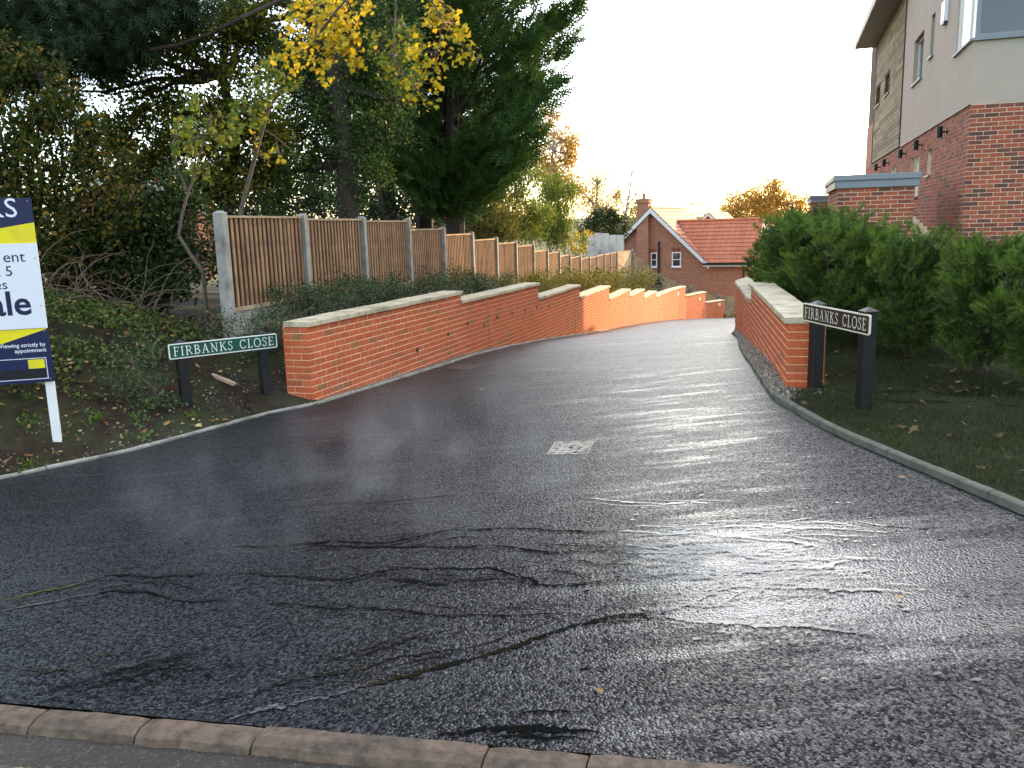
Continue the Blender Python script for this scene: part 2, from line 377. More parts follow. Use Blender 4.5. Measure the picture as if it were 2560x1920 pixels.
WALL_L = Path([(-2.242, 9.198), (-.773, 13.315), (.587, 17.126), (1.72, 20.56), (2.88, 24.18), (3.99, 27.76), (4.91, 30.52), (5.82, 33.3),
               (6.32, 34.72), (6.9, 36.1), (7.5, 37.4), (8.08, 38.47), (9.5, 40.55), (10.7, 41.7)])
WALL_T = .327
CAP_K = [0, 2, 6, 10, 15, 18, 22, 25, 31, 38]
CAP_S = [float(WALL_L.S[i]) for i in (0, 1, 2, 3, 4, 5, 6, 7, 11, 12, 13)]
CAP_Z0 = .637
cap_z = [CAP_Z0 - .075 * k for k in CAP_K]
FENCE = [(-3.375, 10.041, 1.942), (-2.864, 11.9, 1.927), (-2.354, 13.753, 1.90), (-1.841, 15.617, 1.875), (-1.343, 17.428, 1.72), (-.837, 19.265, 1.594),
         (-.316, 21.158, 1.444), (.185, 22.977, 1.316), (.715, 24.904, 1.193), (1.203, 26.678, .987), (1.684, 28.424, .866), (2.173, 30.202, .707),
         (2.708, 32.143, .575), (3.242, 34.084, .452), (3.735, 35.877, .414), (4.254, 37.761, .42), (4.762, 39.608, .403), (5.322, 41.644, .383)]
_FY = [f[1] for f in FENCE]; _FZ = [f[2] - 1.46 for f in FENCE]
_nrm = lambda a: (-a[1], a[0])
_back = []
for i, s in enumerate(WALL_L.S):
    x, y, tx, ty = WALL_L.ev(min(s + .001, WALL_L.L - .002)); _back.append((x - ty * WALL_T, y + tx * WALL_T))
LEDGE = [(-14, -.45), (-7.6, 4.45), (-4.4, 6.9), (-3.59, 7.52), (-3.09, 8.16), (-2.62, 8.83), (-2.16, 9.1)]
LB = Path(LEDGE[:-1] + [(-2.60, 9.12)] + _back + [(13, 45), (20, 60)])
LB_S0 = float(LB.S[len(LEDGE) - 1])
_HU = [0, .1, .4, .8, 1.35, 1.8, 3, 4, 6, 30]; _HH = [0, .03, .13, .33, .66, .88, 1.15, 1.33, 1.5, 2.4]
def zbank(x, y):
    x = np.asarray(x, float); y = np.asarray(y, float)
    u, s = LB.near(x, y); u = np.maximum(u, 0)
    zo = zroad(x, y) * 0 + np.where(y < 9.2, zroad(np.clip(x, -8, 0), np.clip(y, 2, 9.2)), -.23) + np.interp(u, _HU, _HH)
    sw = s - LB_S0
    soil = np.interp(sw, np.array(CAP_S), np.array(cap_z + [cap_z[-1]]) - .03)
    zf = np.interp(y, _FY + [50, 70], _FZ + [-1.4, -2.5])
    uf = np.interp(sw, [0, 4, 12, 22, 34], [1.1, 1.25, 1.5, 2.3, 3.0])
    zf = np.where(y > 41.5, np.minimum(zf, zf + (-1.25 - .53 * np.clip(x - 6.3, 0, 5) - zf) * np.clip((y - 41.5) / 1.5, 0, 1)), zf) - 2.2 * np.clip((y - 43.9) / 3, 0, 1)
    soil = np.where(y > 41.5, np.minimum(soil, zf), soil)
    zr = soil + (zf - soil) * np.clip(u / uf, 0, 1) + .03 * np.maximum(0, u - uf)
    m = np.clip((sw + .1) / 1.5, 0, 1); m = m * m * (3 - 2 * m)
    return zo * (1 - m) + zr * m
WALL_R = Path([(2.505, 7.5), (3.44, 11.92), (4.26, 15.76), (5.2, 17.6), (6.8, 19.4), (9.5, 21.2)])
REDGE = [(4.2, -3.5), (3.0, 1.5), (2.57, 4.02), (2.36, 5.6), (2.312, 6.15), (2.30, 6.88), (2.30, 7.27), (2.517, 8.48), (2.77, 9.75), (3.15, 11.4), (3.574, 13.05), (3.9, 14.6)]
_rb = []
for s in WALL_R.S:
    x, y, tx, ty = WALL_R.ev(min(s + .001, WALL_R.L - .002)); _rb.append((x + ty * WALL_T, y - tx * WALL_T))
RB = Path(REDGE[:6] + [(2.42, 7.3), (2.7, 7.42)] + _rb + [(14, 23.5), (30, 30)])
def zlawn(x, y):
    x = np.asarray(x, float); y = np.asarray(y, float)
    k = .05 + np.clip((x - 4) * .01, 0, .06)
    z = .16 + .025 * (np.minimum(x, 9) - 2.3) + k * np.clip(y - 8, 0, 14)
    u, s = RB.near(x, y); u = np.maximum(-u, 0)
    zk = zroad(x, y) + .04
    t = np.clip(u / .35, 0, 1) * np.clip(1 - (s - 11.2) / .5, 0, 1) + np.clip((s - 11.2) / .5, 0, 1)
    return zk * (1 - t) + z * t

# ------------------------------------------------------------------ ground, road, banks
def grid_obj(name, X, Y, Z, m, label=None, kind='structure', smooth=True, cat=None):
    r, c = X.shape; V = np.stack([X, Y, Z], -1).reshape(-1, 3)
    i = np.arange(r * c).reshape(r, c)
    F = np.stack([i[:-1, :-1], i[:-1, 1:], i[1:, 1:], i[1:, :-1]], -1).reshape(-1, 4)
    o = link(name, fast_mesh(name, V, F, smooth), m)
    return tag(o, label, cat, kind=kind)

def groundmat(name, cols, scale, bmp=.8, bscale=30, bdist=.03, patch=None, pscale=1.0):
    m, n, l, b, o = nodes(name); v = wcoords(n, l)
    c = ramp(n, l, noise_tex(n, l, v, scale, 9, .68), cols)
    if patch: c = mixc(n, l, ramp(n, l, noise_tex(n, l, v, pscale, 6, .6), [(.45, (0, 0, 0)), (.6, (.85, .85, .85))]), c, patch)
    sp = noise_tex(n, l, v, scale * 14, 2, .5)
    c = mixc(n, l, ramp(n, l, sp, [(.70, (0, 0, 0)), (.78, (.7, .7, .7))]), c, (.24, .19, .14))
    l.new(c, b.inputs['Base Color']); b.inputs['Roughness'].default_value = .95; b.inputs['Specular IOR Level'].default_value = .15
    bump(n, l, noise_tex(n, l, v, bscale, 8, .7), bmp, bdist, b); return m
M['soil'] = groundmat('damp soil', [(.3, (.014, .009, .005)), (.55, (.032, .021, .012)), (.75, (.06, .040, .023))], 9, patch=(.035, .042, .014), pscale=1.6)
M['turf'] = groundmat('mown verge', [(.3, (.012, .019, .005)), (.6, (.024, .034, .008)), (.8, (.03, .027, .012))], 7, patch=(.017, .016, .007), pscale=2.2)
M['field'] = groundmat('far field', [(.3, (.05, .065, .02)), (.7, (.11, .11, .045))], .05, bmp=.2, bscale=.3, bdist=.3)
M['grit'] = groundmat('gravel bed', [(.3, (.07, .05, .035)), (.7, (.17, .13, .09))], 22, bscale=60, bdist=.02)

def asphalt(name, cols, wet=True, agg=95, speck=(.09, .09, .095)):
    m, n, l, b, o = nodes(name); v = wcoords(n, l)
    vo = n.new('ShaderNodeTexVoronoi'); vo.inputs['Scale'].default_value = agg; l.new(v, vo.inputs['Vector'])
    vc = n.new('ShaderNodeTexVoronoi'); vc.inputs['Scale'].default_value = agg * .55; l.new(v, vc.inputs['Vector'])
    c = ramp(n, l, noise_tex(n, l, v, 2.3, 7, .6), [(.3, cols[0]), (.7, cols[1])])
    c = mixc(n, l, ramp(n, l, vo.outputs['Color'], [(.72, (0, 0, 0)), (.86, (.8, .8, .8))]), c, speck)
    l.new(c, b.inputs['Base Color'])
    h = mathn(n, l, 'ADD', mathn(n, l, 'MULTIPLY', vo.outputs['Distance'], 1.0), mathn(n, l, 'MULTIPLY', vc.outputs['Distance'], .8))
    k = n.new('ShaderNodeBump'); k.inputs['Distance'].default_value = .007; l.new(h, k.inputs['Height']); l.new(k.outputs['Normal'], b.inputs['Normal']); k.invert = True
    if wet:
        g = n.new('ShaderNodeNewGeometry'); mp = n.new('ShaderNodeMapping'); mp.inputs['Rotation'].default_value = (0, 0, math.radians(17)); mp.inputs['Scale'].default_value = (.55, 2.8, 1)
        l.new(g.outputs['Position'], mp.inputs['Vector'])
        w = noise_tex(n, l, mp.outputs['Vector'], 2.0, 9, .70)
        f = noise_tex(n, l, v, 62, 3, .6)
        w2 = mathn(n, l, 'ADD', w, mathn(n, l, 'MULTIPLY', mathn(n, l, 'SUBTRACT', f, .5), .62))
        # standing films of water: where the runnels meet, a second one higher up, faint ones elsewhere
        def film(cx, cy, rx, ry):
            sx_ = n.new('ShaderNodeVectorMath'); sx_.operation = 'SUBTRACT'; sx_.inputs[1].default_value = (cx, cy, 0); l.new(g.outputs['Position'], sx_.inputs[0])
            ml = n.new('ShaderNodeVectorMath'); ml.operation = 'MULTIPLY'; ml.inputs[1].default_value = (1 / rx, 1 / ry, 0); l.new(sx_.outputs[0], ml.inputs[0])
            ln = n.new('ShaderNodeVectorMath'); ln.operation = 'LENGTH'; l.new(ml.outputs[0], ln.inputs[0])
            return mathn(n, l, 'SUBTRACT', 1.0, ln.outputs['Value'], True)
        fm = mathn(n, l, 'ADD', mathn(n, l, 'MULTIPLY', film(1.25, 3.65, 1.35, 1.15), .30), mathn(n, l, 'ADD', mathn(n, l, 'MULTIPLY', film(1.35, 6.6, 1.1, 3.2), .13), mathn(n, l, 'MULTIPLY', film(1.75, 3.1, 1.5, 1.5), .16)))
        w2 = mathn(n, l, 'ADD', w2, mathn(n, l, 'SUBTRACT', fm, .08))
        wf = ramp(n, l, w2, [(.50, (0, 0, 0)), (.72, (1, 1, 1))])
        rr = mathn(n, l, 'SUBTRACT', .42, mathn(n, l, 'MULTIPLY', wf, .30)); l.new(rr, b.inputs['Roughness'])
        st = mathn(n, l, 'SUBTRACT', .62, mathn(n, l, 'MULTIPLY', wf, .36)); l.new(st, k.inputs['Strength'])
        sv_ = n.new('ShaderNodeSeparateColor'); l.new(vo.outputs['Color'], sv_.inputs[0])
        sp_ = mathn(n, l, 'ADD', mathn(n, l, 'MULTIPLY', mathn(n, l, 'POWER', sv_.outputs[1], 2.0), .70), .03)
        l.new(mixc(n, l, wf, sp_, (.75, .75, .78)), b.inputs['Specular IOR Level'])
    else:
        b.inputs['Roughness'].default_value = .75; k.inputs['Strength'].default_value = .7; b.inputs['Specular IOR Level'].default_value = .3
    return m
M['asphalt'] = asphalt('fresh wet asphalt', ((.003, .0034, .005), (.006, .0065, .009)), speck=(.014, .015, .019))
M['asphalt_old'] = asphalt('old road surface', ((.030, .023, .017), (.052, .041, .030)), wet=False, agg=120, speck=(.10, .082, .062))

# far ground sheet to the horizon
rr = np.r_[np.linspace(0, 60, 25), np.geomspace(70, 4000, 22)]
aa = np.linspace(0, 2 * np.pi, 73)
RR, AA = np.meshgrid(rr, aa, indexing='ij'); GX, GY = RR * np.sin(AA), RR * np.cos(AA)
GZ = np.where(RR < 60, np.minimum(zroad(0 * GX, np.clip(GY, 0, 60)), -.4) - 1.0, -6.2)
GZ = GZ + np.where(RR > 150, np.clip((RR - 150) / 500, 0, 1) * (9 + 5 * np.sin(AA * 5) + 3 * np.sin(AA * 11 + 1)), 0)
grid_obj('ground', GX, GY, GZ, M['field'], 'low lying fields and distant hill beyond the houses')

# the new drive
n_row, n_col = 130, 26
LE = resample([(-7.75, 4.66)] + LEDGE[2:] + [(-1.593, 10.573), (-.967, 12.2), (-.62, 13.2)] + [tuple(WALL_L.ev(s)[:2]) for s in np.linspace(4.6, WALL_L.L - .01, 24)] + [(14, 46)], n_row)
RE = resample([(2.98, 1.585), (2.57, 4.02), (2.36, 5.6), (2.312, 6.15), (2.30, 6.88), (2.30, 7.27), (2.517, 8.48), (2.77, 9.75), (3.15, 11.4), (3.574, 13.05), (3.95, 14.9), (5.2, 17.4), (9.5, 21.0), (13, 26), (22, 40)], n_row)
t = np.linspace(0, 1, n_col)[None, :]
RX_, RY_ = LE[:, :1] * (1 - t) + RE[:, :1] * t, LE[:, 1:] * (1 - t) + RE[:, 1:] * t
RZ_ = zroad(RX_, RY_) + .012 * np.sin(RX_ * 1.9 + RY_ * .7) * np.sin(RY_ * 1.3) * np.clip(np.minimum(t, 1 - t) * 6, 0, 1)
def zsurf(x, y): return zroad(x, y) + .012 * np.sin(x * 1.9 + y * .7) * np.sin(y * 1.3)
grid_obj('drive', RX_, RY_, RZ_, M['asphalt'], 'freshly laid wet black asphalt drive sloping away between brick walls')

# the street in front, its kerb line runs along KD
KD = Vector((.961, -.276)); K0 = Vector((-.131, 2.471))
def kpt(a, off): return K0 + KD * a + Vector((-.276 * -1, .961)) * off      # off > 0 towards the drive
ka = np.linspace(-14, 10, 60); ko = np.array([-.115, -.4, -.8, -1.6, -3, -6])
KX = np.array([[kpt(a, o_).x for a in ka] for o_ in ko]); KY = np.array([[kpt(a, o_).y for a in ka] for o_ in ko])
KZ = zroad(KX, KY) - .030 - .01 * np.clip(-ko[:, None] - .1, 0, 2)
grid_obj('street', KX[::-1], KY[::-1], KZ[::-1], M['asphalt_old'], 'worn brown street surface in front of the kerb')
def paintmat():
    m, n, l, b, o = nodes('worn yellow paint'); v = wcoords(n, l)
    g = noise_tex(n, l, v, 45, 6, .7)
    l.new(ramp(n, l, g, [(.50, (.045, .035, .026)), (.58, (.34, .20, .04))]), b.inputs['Base Color']); b.inputs['Roughness'].default_value = .7
    bump(n, l, g, .6, .004, b); return m
ya = np.linspace(-14, 10, 80); yo = np.array([-.350, -.295])
YX = np.array([[kpt(a, o_).x for a in ya] for o_ in yo]); YY = np.array([[kpt(a, o_).y for a in ya] for o_ in yo])
YZ = zroad(YX, YY) - .030 - .01 * np.clip(-yo[:, None] - .1, 0, 2) + .004
grid_obj('yellow_line', YX[::-1], YY[::-1], YZ[::-1], paintmat(), 'worn yellow painted line on the street beside the kerb')

kerb = tag(empty('kerb', (-.131, 2.471, 0)), 'low worn concrete kerb between the street and the asphalt drive', kind='structure')
ja = [-7.6, -6.7, -5.8, -4.9, -4.0, -3.3, -2.55, -1.75, -1.28, -.80, .03, .36, .9, 1.75, 2.65, 3.3]
for a0, a1 in zip(ja[:-1], ja[1:]):
    mb = MB(); p = kpt((a0 + a1) / 2, 0); L = (a1 - a0) / 2 - .003
    ang = math.atan2(KD.y, KD.x); dz = float(zroad(*kpt(a1, 0)) - zroad(*kpt(a0, 0))) / (a1 - a0)
    Mx = frame(p, ang, float(zroad(p.x, p.y)) + random.uniform(-.003, .004)) @ Matrix.Rotation(-math.atan(dz), 4, 'Y')
    V = []
    for x in np.linspace(-L, L, 9):
        w = random.uniform(-.005, .005); e = .005 if abs(abs(x) - L) < .001 else 0
        V += [(x, -.122 + w, -.12), (x, -.122 + w, -.030 - e * .5), (x, -.108 + w, -.004 - e), (x, -.07, .012 - e), (x, -.012 + random.uniform(-.004, .004), .010 - e), (x, 0, -.12)]
    F = []
    for i in range(8):
        for j in range(5): q = i * 6 + j; F.append((q, q + 6, q + 7, q + 1))
    F += [tuple(range(5, -1, -1)), tuple(range(48, 54))]
    F = [tuple(reversed(f)) for f in F]
    mb.add([Mx @ Vector(v) for v in V], F); mb.build('kerb_stone', M['kerb'], kerb)

def edging(name, pts, label, piece, width, up, side, m=None):
    root = tag(empty(name, (*pts[0], 0)), label, kind='structure')
    P = Path(pts); k = max(1, round(P.L / piece)); ds = P.L / k
    for i in range(k):
        a, b = i * ds + .004, (i + 1) * ds - .004; mb = MB(); V = []; n = 5
        for s in np.linspace(a, b, n):
            x, y, tx, ty = P.ev(s); nx, ny = -ty * side, tx * side
            z = float(zroad(x, y)); j = random.uniform(-.004, .004)
            for off, h in ((-.006, -.12), (-.006 + j, up - .008), (.008, up), (width - .01, up - .002 + j), (width, up - .012), (width, -.12)):
                V.append((x + nx * off, y + ny * off, z + h))
        F = []
        for i_ in range(n - 1):
            for j_ in range(5): q = i_ * 6 + j_; F.append((q, q + 6, q + 7, q + 1) if side > 0 else (q, q + 1, q + 7, q + 6))
        F += [tuple(range(6)), tuple(range((n - 1) * 6 + 5, (n - 1) * 6 - 1, -1))]
        mb.add(V, F); mb.build('edging_stone', m or M['edging'], root)
    return root
edging('edging_left', [(-7.75, 4.40)] + LEDGE[2:] + [(-1.593, 10.573), (-.967, 12.2), (-.60, 13.3), (.19, 15.3), (1.63, 20.05), (2.8, 23.6)], 'thin pale concrete edging along the brick wall side of the drive', .92, .055, .025, 1)
edging('edging_right', REDGE[1:] + [(4.15, 15.3)], 'pale concrete edging along the grass verge side of the drive', .92, .06, .05, -1, M['edging_mossy'])

# banks beside the drive
us = np.r_[0.03, .1, .2, .3, .45, .6, .8, 1.0, 1.2, 1.4, 1.7, 2.0, 2.5, 3, 4, 5.5, 7.5, 10, 14, 20, 30]
ss = np.r_[np.linspace(0, LB_S0 - .01, 70), np.linspace(LB_S0, LB.L - .01, 130)]
BX = np.zeros((len(ss), len(us))); BY = BX.copy()
for i, s in enumerate(ss):
    xs, ys = [], []
    for ds in (-.5, -.25, 0, .25, .5):
        x, y, tx, ty = LB.ev(min(max(s + ds, 0), LB.L - .01)); xs.append(tx); ys.append(ty)
    x, y, _, _ = LB.ev(s); tx, ty = np.mean(xs), np.mean(ys); q = math.hypot(tx, ty); tx, ty = tx / q, ty / q
    BX[i] = x - ty * us; BY[i] = y + tx * us
BZ = zbank(BX, BY)
_nz = np.array([[noise.noise((a * 1.7, b * 1.7, 3)) for a, b in zip(ra, rb)] for ra, rb in zip(BX, BY)])
BZ = BZ + .05 * _nz * np.clip(us[None] * 2, 0, 1) - .012
grid_obj('bank', BX, BY, BZ, M['soil'], 'damp soil bank rising behind the brick wall and signs')
_q = np.array([[(-2.74, 8.66), (-2.62, 8.86), (-2.17, 9.10)], [(-2.86, 8.9), (-2.62, 9.08), (-2.20, 9.22)], [(-2.95, 9.2), (-2.66, 9.26), (-2.50, 9.34)]])
grid_obj('bank_foot', _q[..., 0], _q[..., 1], np.array([[-.24, -.23, -.215], [-.16, -.18, -.19], [-.06, -.10, -.12]]), M['soil'], 'bare soil wrapped round the end of the long wall')
us2 = np.r_[0.05, .15, .3, .5, .8, 1.2, 1.7, 2.3, 3, 4, 5.5, 7.5, 10, 14, 20, 30]
ss2 = np.linspace(0, float(RB.S[10]) - .01, 120)
CX = np.zeros((len(ss2), len(us2))); CY = CX.copy()
for i, s in enumerate(ss2):
    x, y, _, _ = RB.ev(s); q = [RB.ev(min(max(s + d_, 0), RB.L - .01))[2:] for d_ in (-.5, 0, .5)]; tx, ty = np.mean(q, 0); k = math.hypot(tx, ty); tx, ty = tx / k, ty / k
    CX[i] = x + ty * us2; CY[i] = y - tx * us2
CZ_ = zlawn(CX, CY) + .025 * np.sin(CX * 3.1) * np.sin(CY * 2.7) * np.clip(us2[None], 0, 1)
grid_obj('verge', CX[:, ::-1], CY[:, ::-1], CZ_[:, ::-1], M['turf'], 'grass verge and lawn below the yew hedge')

def strip(name, A, B, dz, m, label):
    A = np.array(A); B = np.array(B); t = np.linspace(0, 1, 5)[None, :]
    X = A[:, :1] * (1 - t) + B[:, :1] * t; Y = A[:, 1:] * (1 - t) + B[:, 1:] * t
    return grid_obj(name, X, Y, zroad(X, Y) + dz, m, label)
sa = np.linspace(0.0, 5.2, 30)
GL_A = [WALL_L.ev(s)[:2] for s in sa]; _le = Path(LEDGE[4:] + [(-1.593, 10.573), (-.967, 12.2), (-.60, 13.3), (.19, 15.3)])
GL_B = [_le.ev(min(s + 1.05, _le.L - .01))[:2] for s in sa * (_le.L - 1.06) / 5.2]
strip('gravel_strip_left', GL_A, GL_B, .012, M['grit'], 'narrow gravel strip at the foot of the long brick wall')
sb = np.linspace(0, WALL_R.S[2] - .3, 30)
_re = Path(REDGE[6:]); GR_A = [(2.31, 6.95)] + [_re.ev(s)[:2] for s in sb * (_re.L - .02) / sb[-1]]; GR_B = [(2.85, 7.15)] + [(WALL_R.ev(s)[0] + .02, WALL_R.ev(s)[1]) for s in sb]
strip('gravel_strip_right', GR_A, GR_B, .035, M['grit'], 'gravel bed between the edging and the short brick wall')

# rain water running over the asphalt
WATER = {
 'a': ([(-1.07, 2.75), (-0.93, 2.82), (-0.72, 2.87), (-0.51, 2.95), (-0.29, 3.03), (-0.06, 3.11), (0.14, 3.22), (0.28, 3.27), (0.4, 3.31), (0.56, 3.27), (0.7, 3.2), (0.84, 3.14), (0.97, 3.1), (1.14, 3.05), (1.26, 2.99), (1.35, 2.94)], .026),
 'b': ([(-1.25, 2.87), (-1.09, 2.93), (-0.84, 3.02), (-0.61, 3.06), (-0.49, 3.13), (-0.34, 3.15), (-0.2, 3.15)], .011),
 'c': ([(-1.5, 4.2), (-1.23, 4.12), (-0.89, 3.99), (-0.73, 4.07), (-0.55, 4.09), (-0.36, 4.01), (-0.12, 3.97), (0.01, 3.81), (0.14, 3.69), (0.28, 3.66), (0.4, 3.66)], .018),
 'd': ([(-1.19, 3.79), (-0.89, 3.68), (-0.6, 3.61), (-0.37, 3.5), (0.0, 3.41), (0.23, 3.37)], .012),
 'e': ([(-1.64, 4.63), (-1.35, 4.56), (-1.08, 4.58), (-0.72, 4.47), (-0.4, 4.58), (-0.13, 4.53), (0.07, 4.47), (0.41, 4.32), (0.55, 4.3), (0.79, 4.18), (0.96, 4.14), (1.19, 4.01), (1.35, 3.93), (1.49, 3.82)], .02),
 'f': ([(-1.29, 4.6), (-0.78, 4.42), (-0.51, 4.35), (-0.12, 4.27), (0.01, 4.19), (0.19, 4.08), (0.32, 4.07)], .014),
 'g': ([(-0.71, 3.97), (-0.53, 3.92), (-0.4, 3.83), (-0.2, 3.83), (-0.04, 3.82), (0.11, 3.69)], .011),
 'h': ([(0.4, 3.31), (0.51, 3.29), (0.62, 3.3), (0.74, 3.35), (0.86, 3.44), (0.98, 3.47), (1.12, 3.42), (1.32, 3.37), (1.51, 3.31), (1.6, 3.28), (1.66, 3.23)], .022),
 'i': ([(0.48, 3.7), (0.58, 3.72), (0.85, 3.63), (1.07, 3.6), (1.24, 3.6), (1.4, 3.58), (1.56, 3.63)], .024),
 'j': ([(0.61, 4.05), (0.75, 3.96), (0.92, 3.96), (1.03, 3.88), (1.1, 3.78), (1.21, 3.71), (1.37, 3.66)], .02),
 'k': ([(0.43, 3.94), (0.58, 3.94), (0.72, 3.89), (0.86, 3.9), (0.97, 3.85)], .016),
 'l': ([(0.79, 4.18), (0.89, 4.21), (0.98, 4.22), (1.23, 4.18), (1.44, 4.1), (1.64, 4.05), (1.8, 3.99)], .018),
 'm': ([(0.36, 4.97), (0.67, 4.78), (0.88, 4.69), (1.02, 4.68), (1.14, 4.59)], .016),
 'n1': ([(-2.16, 3.2), (-2.03, 3.23), (-1.88, 3.28)], .008), 'n2': ([(-1.95, 3.05), (-1.75, 3.16), (-1.55, 3.26), (-1.35, 3.27)], .009),
 'n3': ([(-1.81, 3.03), (-1.67, 3.1), (-1.52, 3.19), (-1.34, 3.24)], .008), 'n4': ([(-1.59, 2.94), (-1.51, 3.05), (-1.39, 3.12), (-1.25, 3.13)], .008),
 'o': ([(-0.84, 3.16), (-0.68, 3.15), (-0.59, 3.21), (-0.46, 3.28), (-0.31, 3.34)], .01),
 'p': ([(-0.3, 2.55), (-0.14, 2.555), (-0.06, 2.555), (0.03, 2.55), (0.11, 2.52), (0.25, 2.475)], .03),
 'q1': ([(-2.7, 4.09), (-2.4, 4.22), (-2.22, 4.33), (-1.89, 4.23), (-1.64, 4.23)], .02), 'q2': ([(-2.62, 3.95), (-2.36, 4.03), (-2.11, 4.09), (-1.91, 4.04), (-1.68, 3.89), (-1.38, 3.83)], .02),
 'r': ([(-1.46, 5.29), (-1.15, 5.27), (-0.75, 5.22), (-0.37, 5.22)], .012)}
m, n, l, b, o = nodes('rain water'); b.inputs['Base Color'].default_value = (.006, .006, .006, 1); b.inputs['Roughness'].default_value = .035; b.inputs['Specular IOR Level'].default_value = .5
bump(n, l, noise_tex(n, l, wcoords(n, l), 24, 3), .22, .004, b); M['water'] = m
mb = MB()
def ribbon(pts, w, seed):
    w *= .8; P = Path(pts); n_ = max(6, int(P.L / .014)); L_, R_ = [], []
    for s in np.linspace(0, P.L - 1e-4, n_):
        x, y, tx, ty = P.ev(s)
        j = noise.noise((s * 7, seed, 0)) * .022 + noise.noise((s * 28, seed, 5)) * .008
        e = min(1, s / .12, (P.L - s) / .12)
        wl_ = w * (.55 + .8 * noise.noise((s * 9, seed, 9)) + 1.1 * noise.noise((s * 46, seed, 2))); wr_ = w * (.55 + .8 * noise.noise((s * 9, seed, 19)) + 1.1 * noise.noise((s * 46, seed, 12)))
        wl_, wr_ = max(.0015, wl_) * (.15 + .85 * e), max(.0015, wr_) * (.15 + .85 * e)
        nx, ny = -ty, tx
        for A, off in ((L_, j + wl_), (R_, j - wr_)):
            X_, Y_ = x + nx * off, y + ny * off; A.append((X_, Y_, float(zsurf(X_, Y_)) + .004))
    n0 = len(mb.V); mb.V += L_ + R_; mb.F += [(n0 + i, n0 + n_ + i, n0 + n_ + i + 1, n0 + i + 1) for i in range(n_ - 1)]
def streaks(n_, fn, lmin, lmax, w):
    for q in range(n_):
        x, y = fn(); L = random.uniform(lmin, lmax) * random.random() ** .5; a = random.gauss(-.24, .22)
        ribbon([(x - math.cos(a) * L / 2, y - math.sin(a) * L / 2), (x, y + random.gauss(0, .006)), (x + math.cos(a) * L / 2, y + math.sin(a) * L / 2 + random.gauss(0, .01))], w * random.uniform(.4, 1.2), q * 1.37 + x)
def along(keys, sx, sy):
    def f():
        P = WATER[random.choice(keys)][0]; i = random.randrange(len(P) - 1); t = random.random()
        return P[i][0] * (1 - t) + P[i + 1][0] * t + random.gauss(0, sx), P[i][1] * (1 - t) + P[i + 1][1] * t + random.gauss(0, sy)
    return f
streaks(420, along(['h', 'i', 'j', 'k', 'l'], .12, .09), .06, .34, .012)
streaks(150, lambda: (random.gauss(1.15, .42), random.gauss(3.75, .45)), .03, .16, .008)
streaks(170, along(['e', 'c', 'f', 'g', 'd'], .10, .06), .08, .40, .008)
streaks(60, lambda: (random.gauss(1.5, .25), random.gauss(5.4, .45)), .03, .14, .007)
streaks(60, along(['q1', 'q2'], .08, .07), .04, .2, .007)
streaks(130, along(['n1', 'n2', 'n3', 'n4', 'b', 'o'], .10, .06), .08, .40, .007)
for i, (k, (pts, w)) in enumerate(WATER.items()):
    if k in 'hijkl': w *= .75
    ribbon(pts, w, i * 3.7)
    for q in range(2):
        dx, dy = random.uniform(-.12, .12), random.uniform(-.1, .1); a = random.randrange(0, max(1, len(pts) - 3)); ribbon([(x + dx + random.uniform(-.03, .03), y + dy) for x, y in pts[a:a + 4]], w * random.uniform(.25, .5), i * 5.3 + q * 31)
for q in range(110):     # droplets and small puddles left on the surface
    x, y = random.uniform(.2, 2.2), random.uniform(2.5, 4.9)
    if math.hypot((x - 1.2) / 1.1, (y - 3.5) / 1.3) > 1: continue
    r = random.uniform(.003, .011); n0 = len(mb.V); k = 9; a0 = random.random() * 6
    for i in range(k):
        a = a0 + 2 * math.pi * i / k; rr_ = r * random.uniform(.5, 1.3); X_, Y_ = x + math.cos(a) * rr_ * 1.7, y + math.sin(a) * rr_; mb.V.append((X_, Y_, float(zsurf(X_, Y_)) + .004))
    mb.F.append(tuple(n0 + i for i in range(k)))
tag(mb.build('rainwater', M['water'], smooth=True), 'thin branching trickles of rain water across the black asphalt', 'water', kind='stuff')

# ------------------------------------------------------------------ brickwork
def brick_mesh(L=.215, seed=0):
    bm = bmesh.new(); bmesh.ops.create_cube(bm, size=1)
    for v in bm.verts: v.co = Vector((v.co.x * L, (v.co.y + .5) * .10, v.co.z * .065))
    bmesh.ops.bevel(bm, geom=bm.edges[:], offset=.0035, segments=1, affect='EDGES')
    r = random.Random(seed)
    for v in bm.verts: v.co += Vector((r.uniform(-.0012, .0012), r.uniform(-.0012, .0012), r.uniform(-.001, .001)))
    me = bpy.data.meshes.new('brick'); bm.to_mesh(me); bm.free(); return me

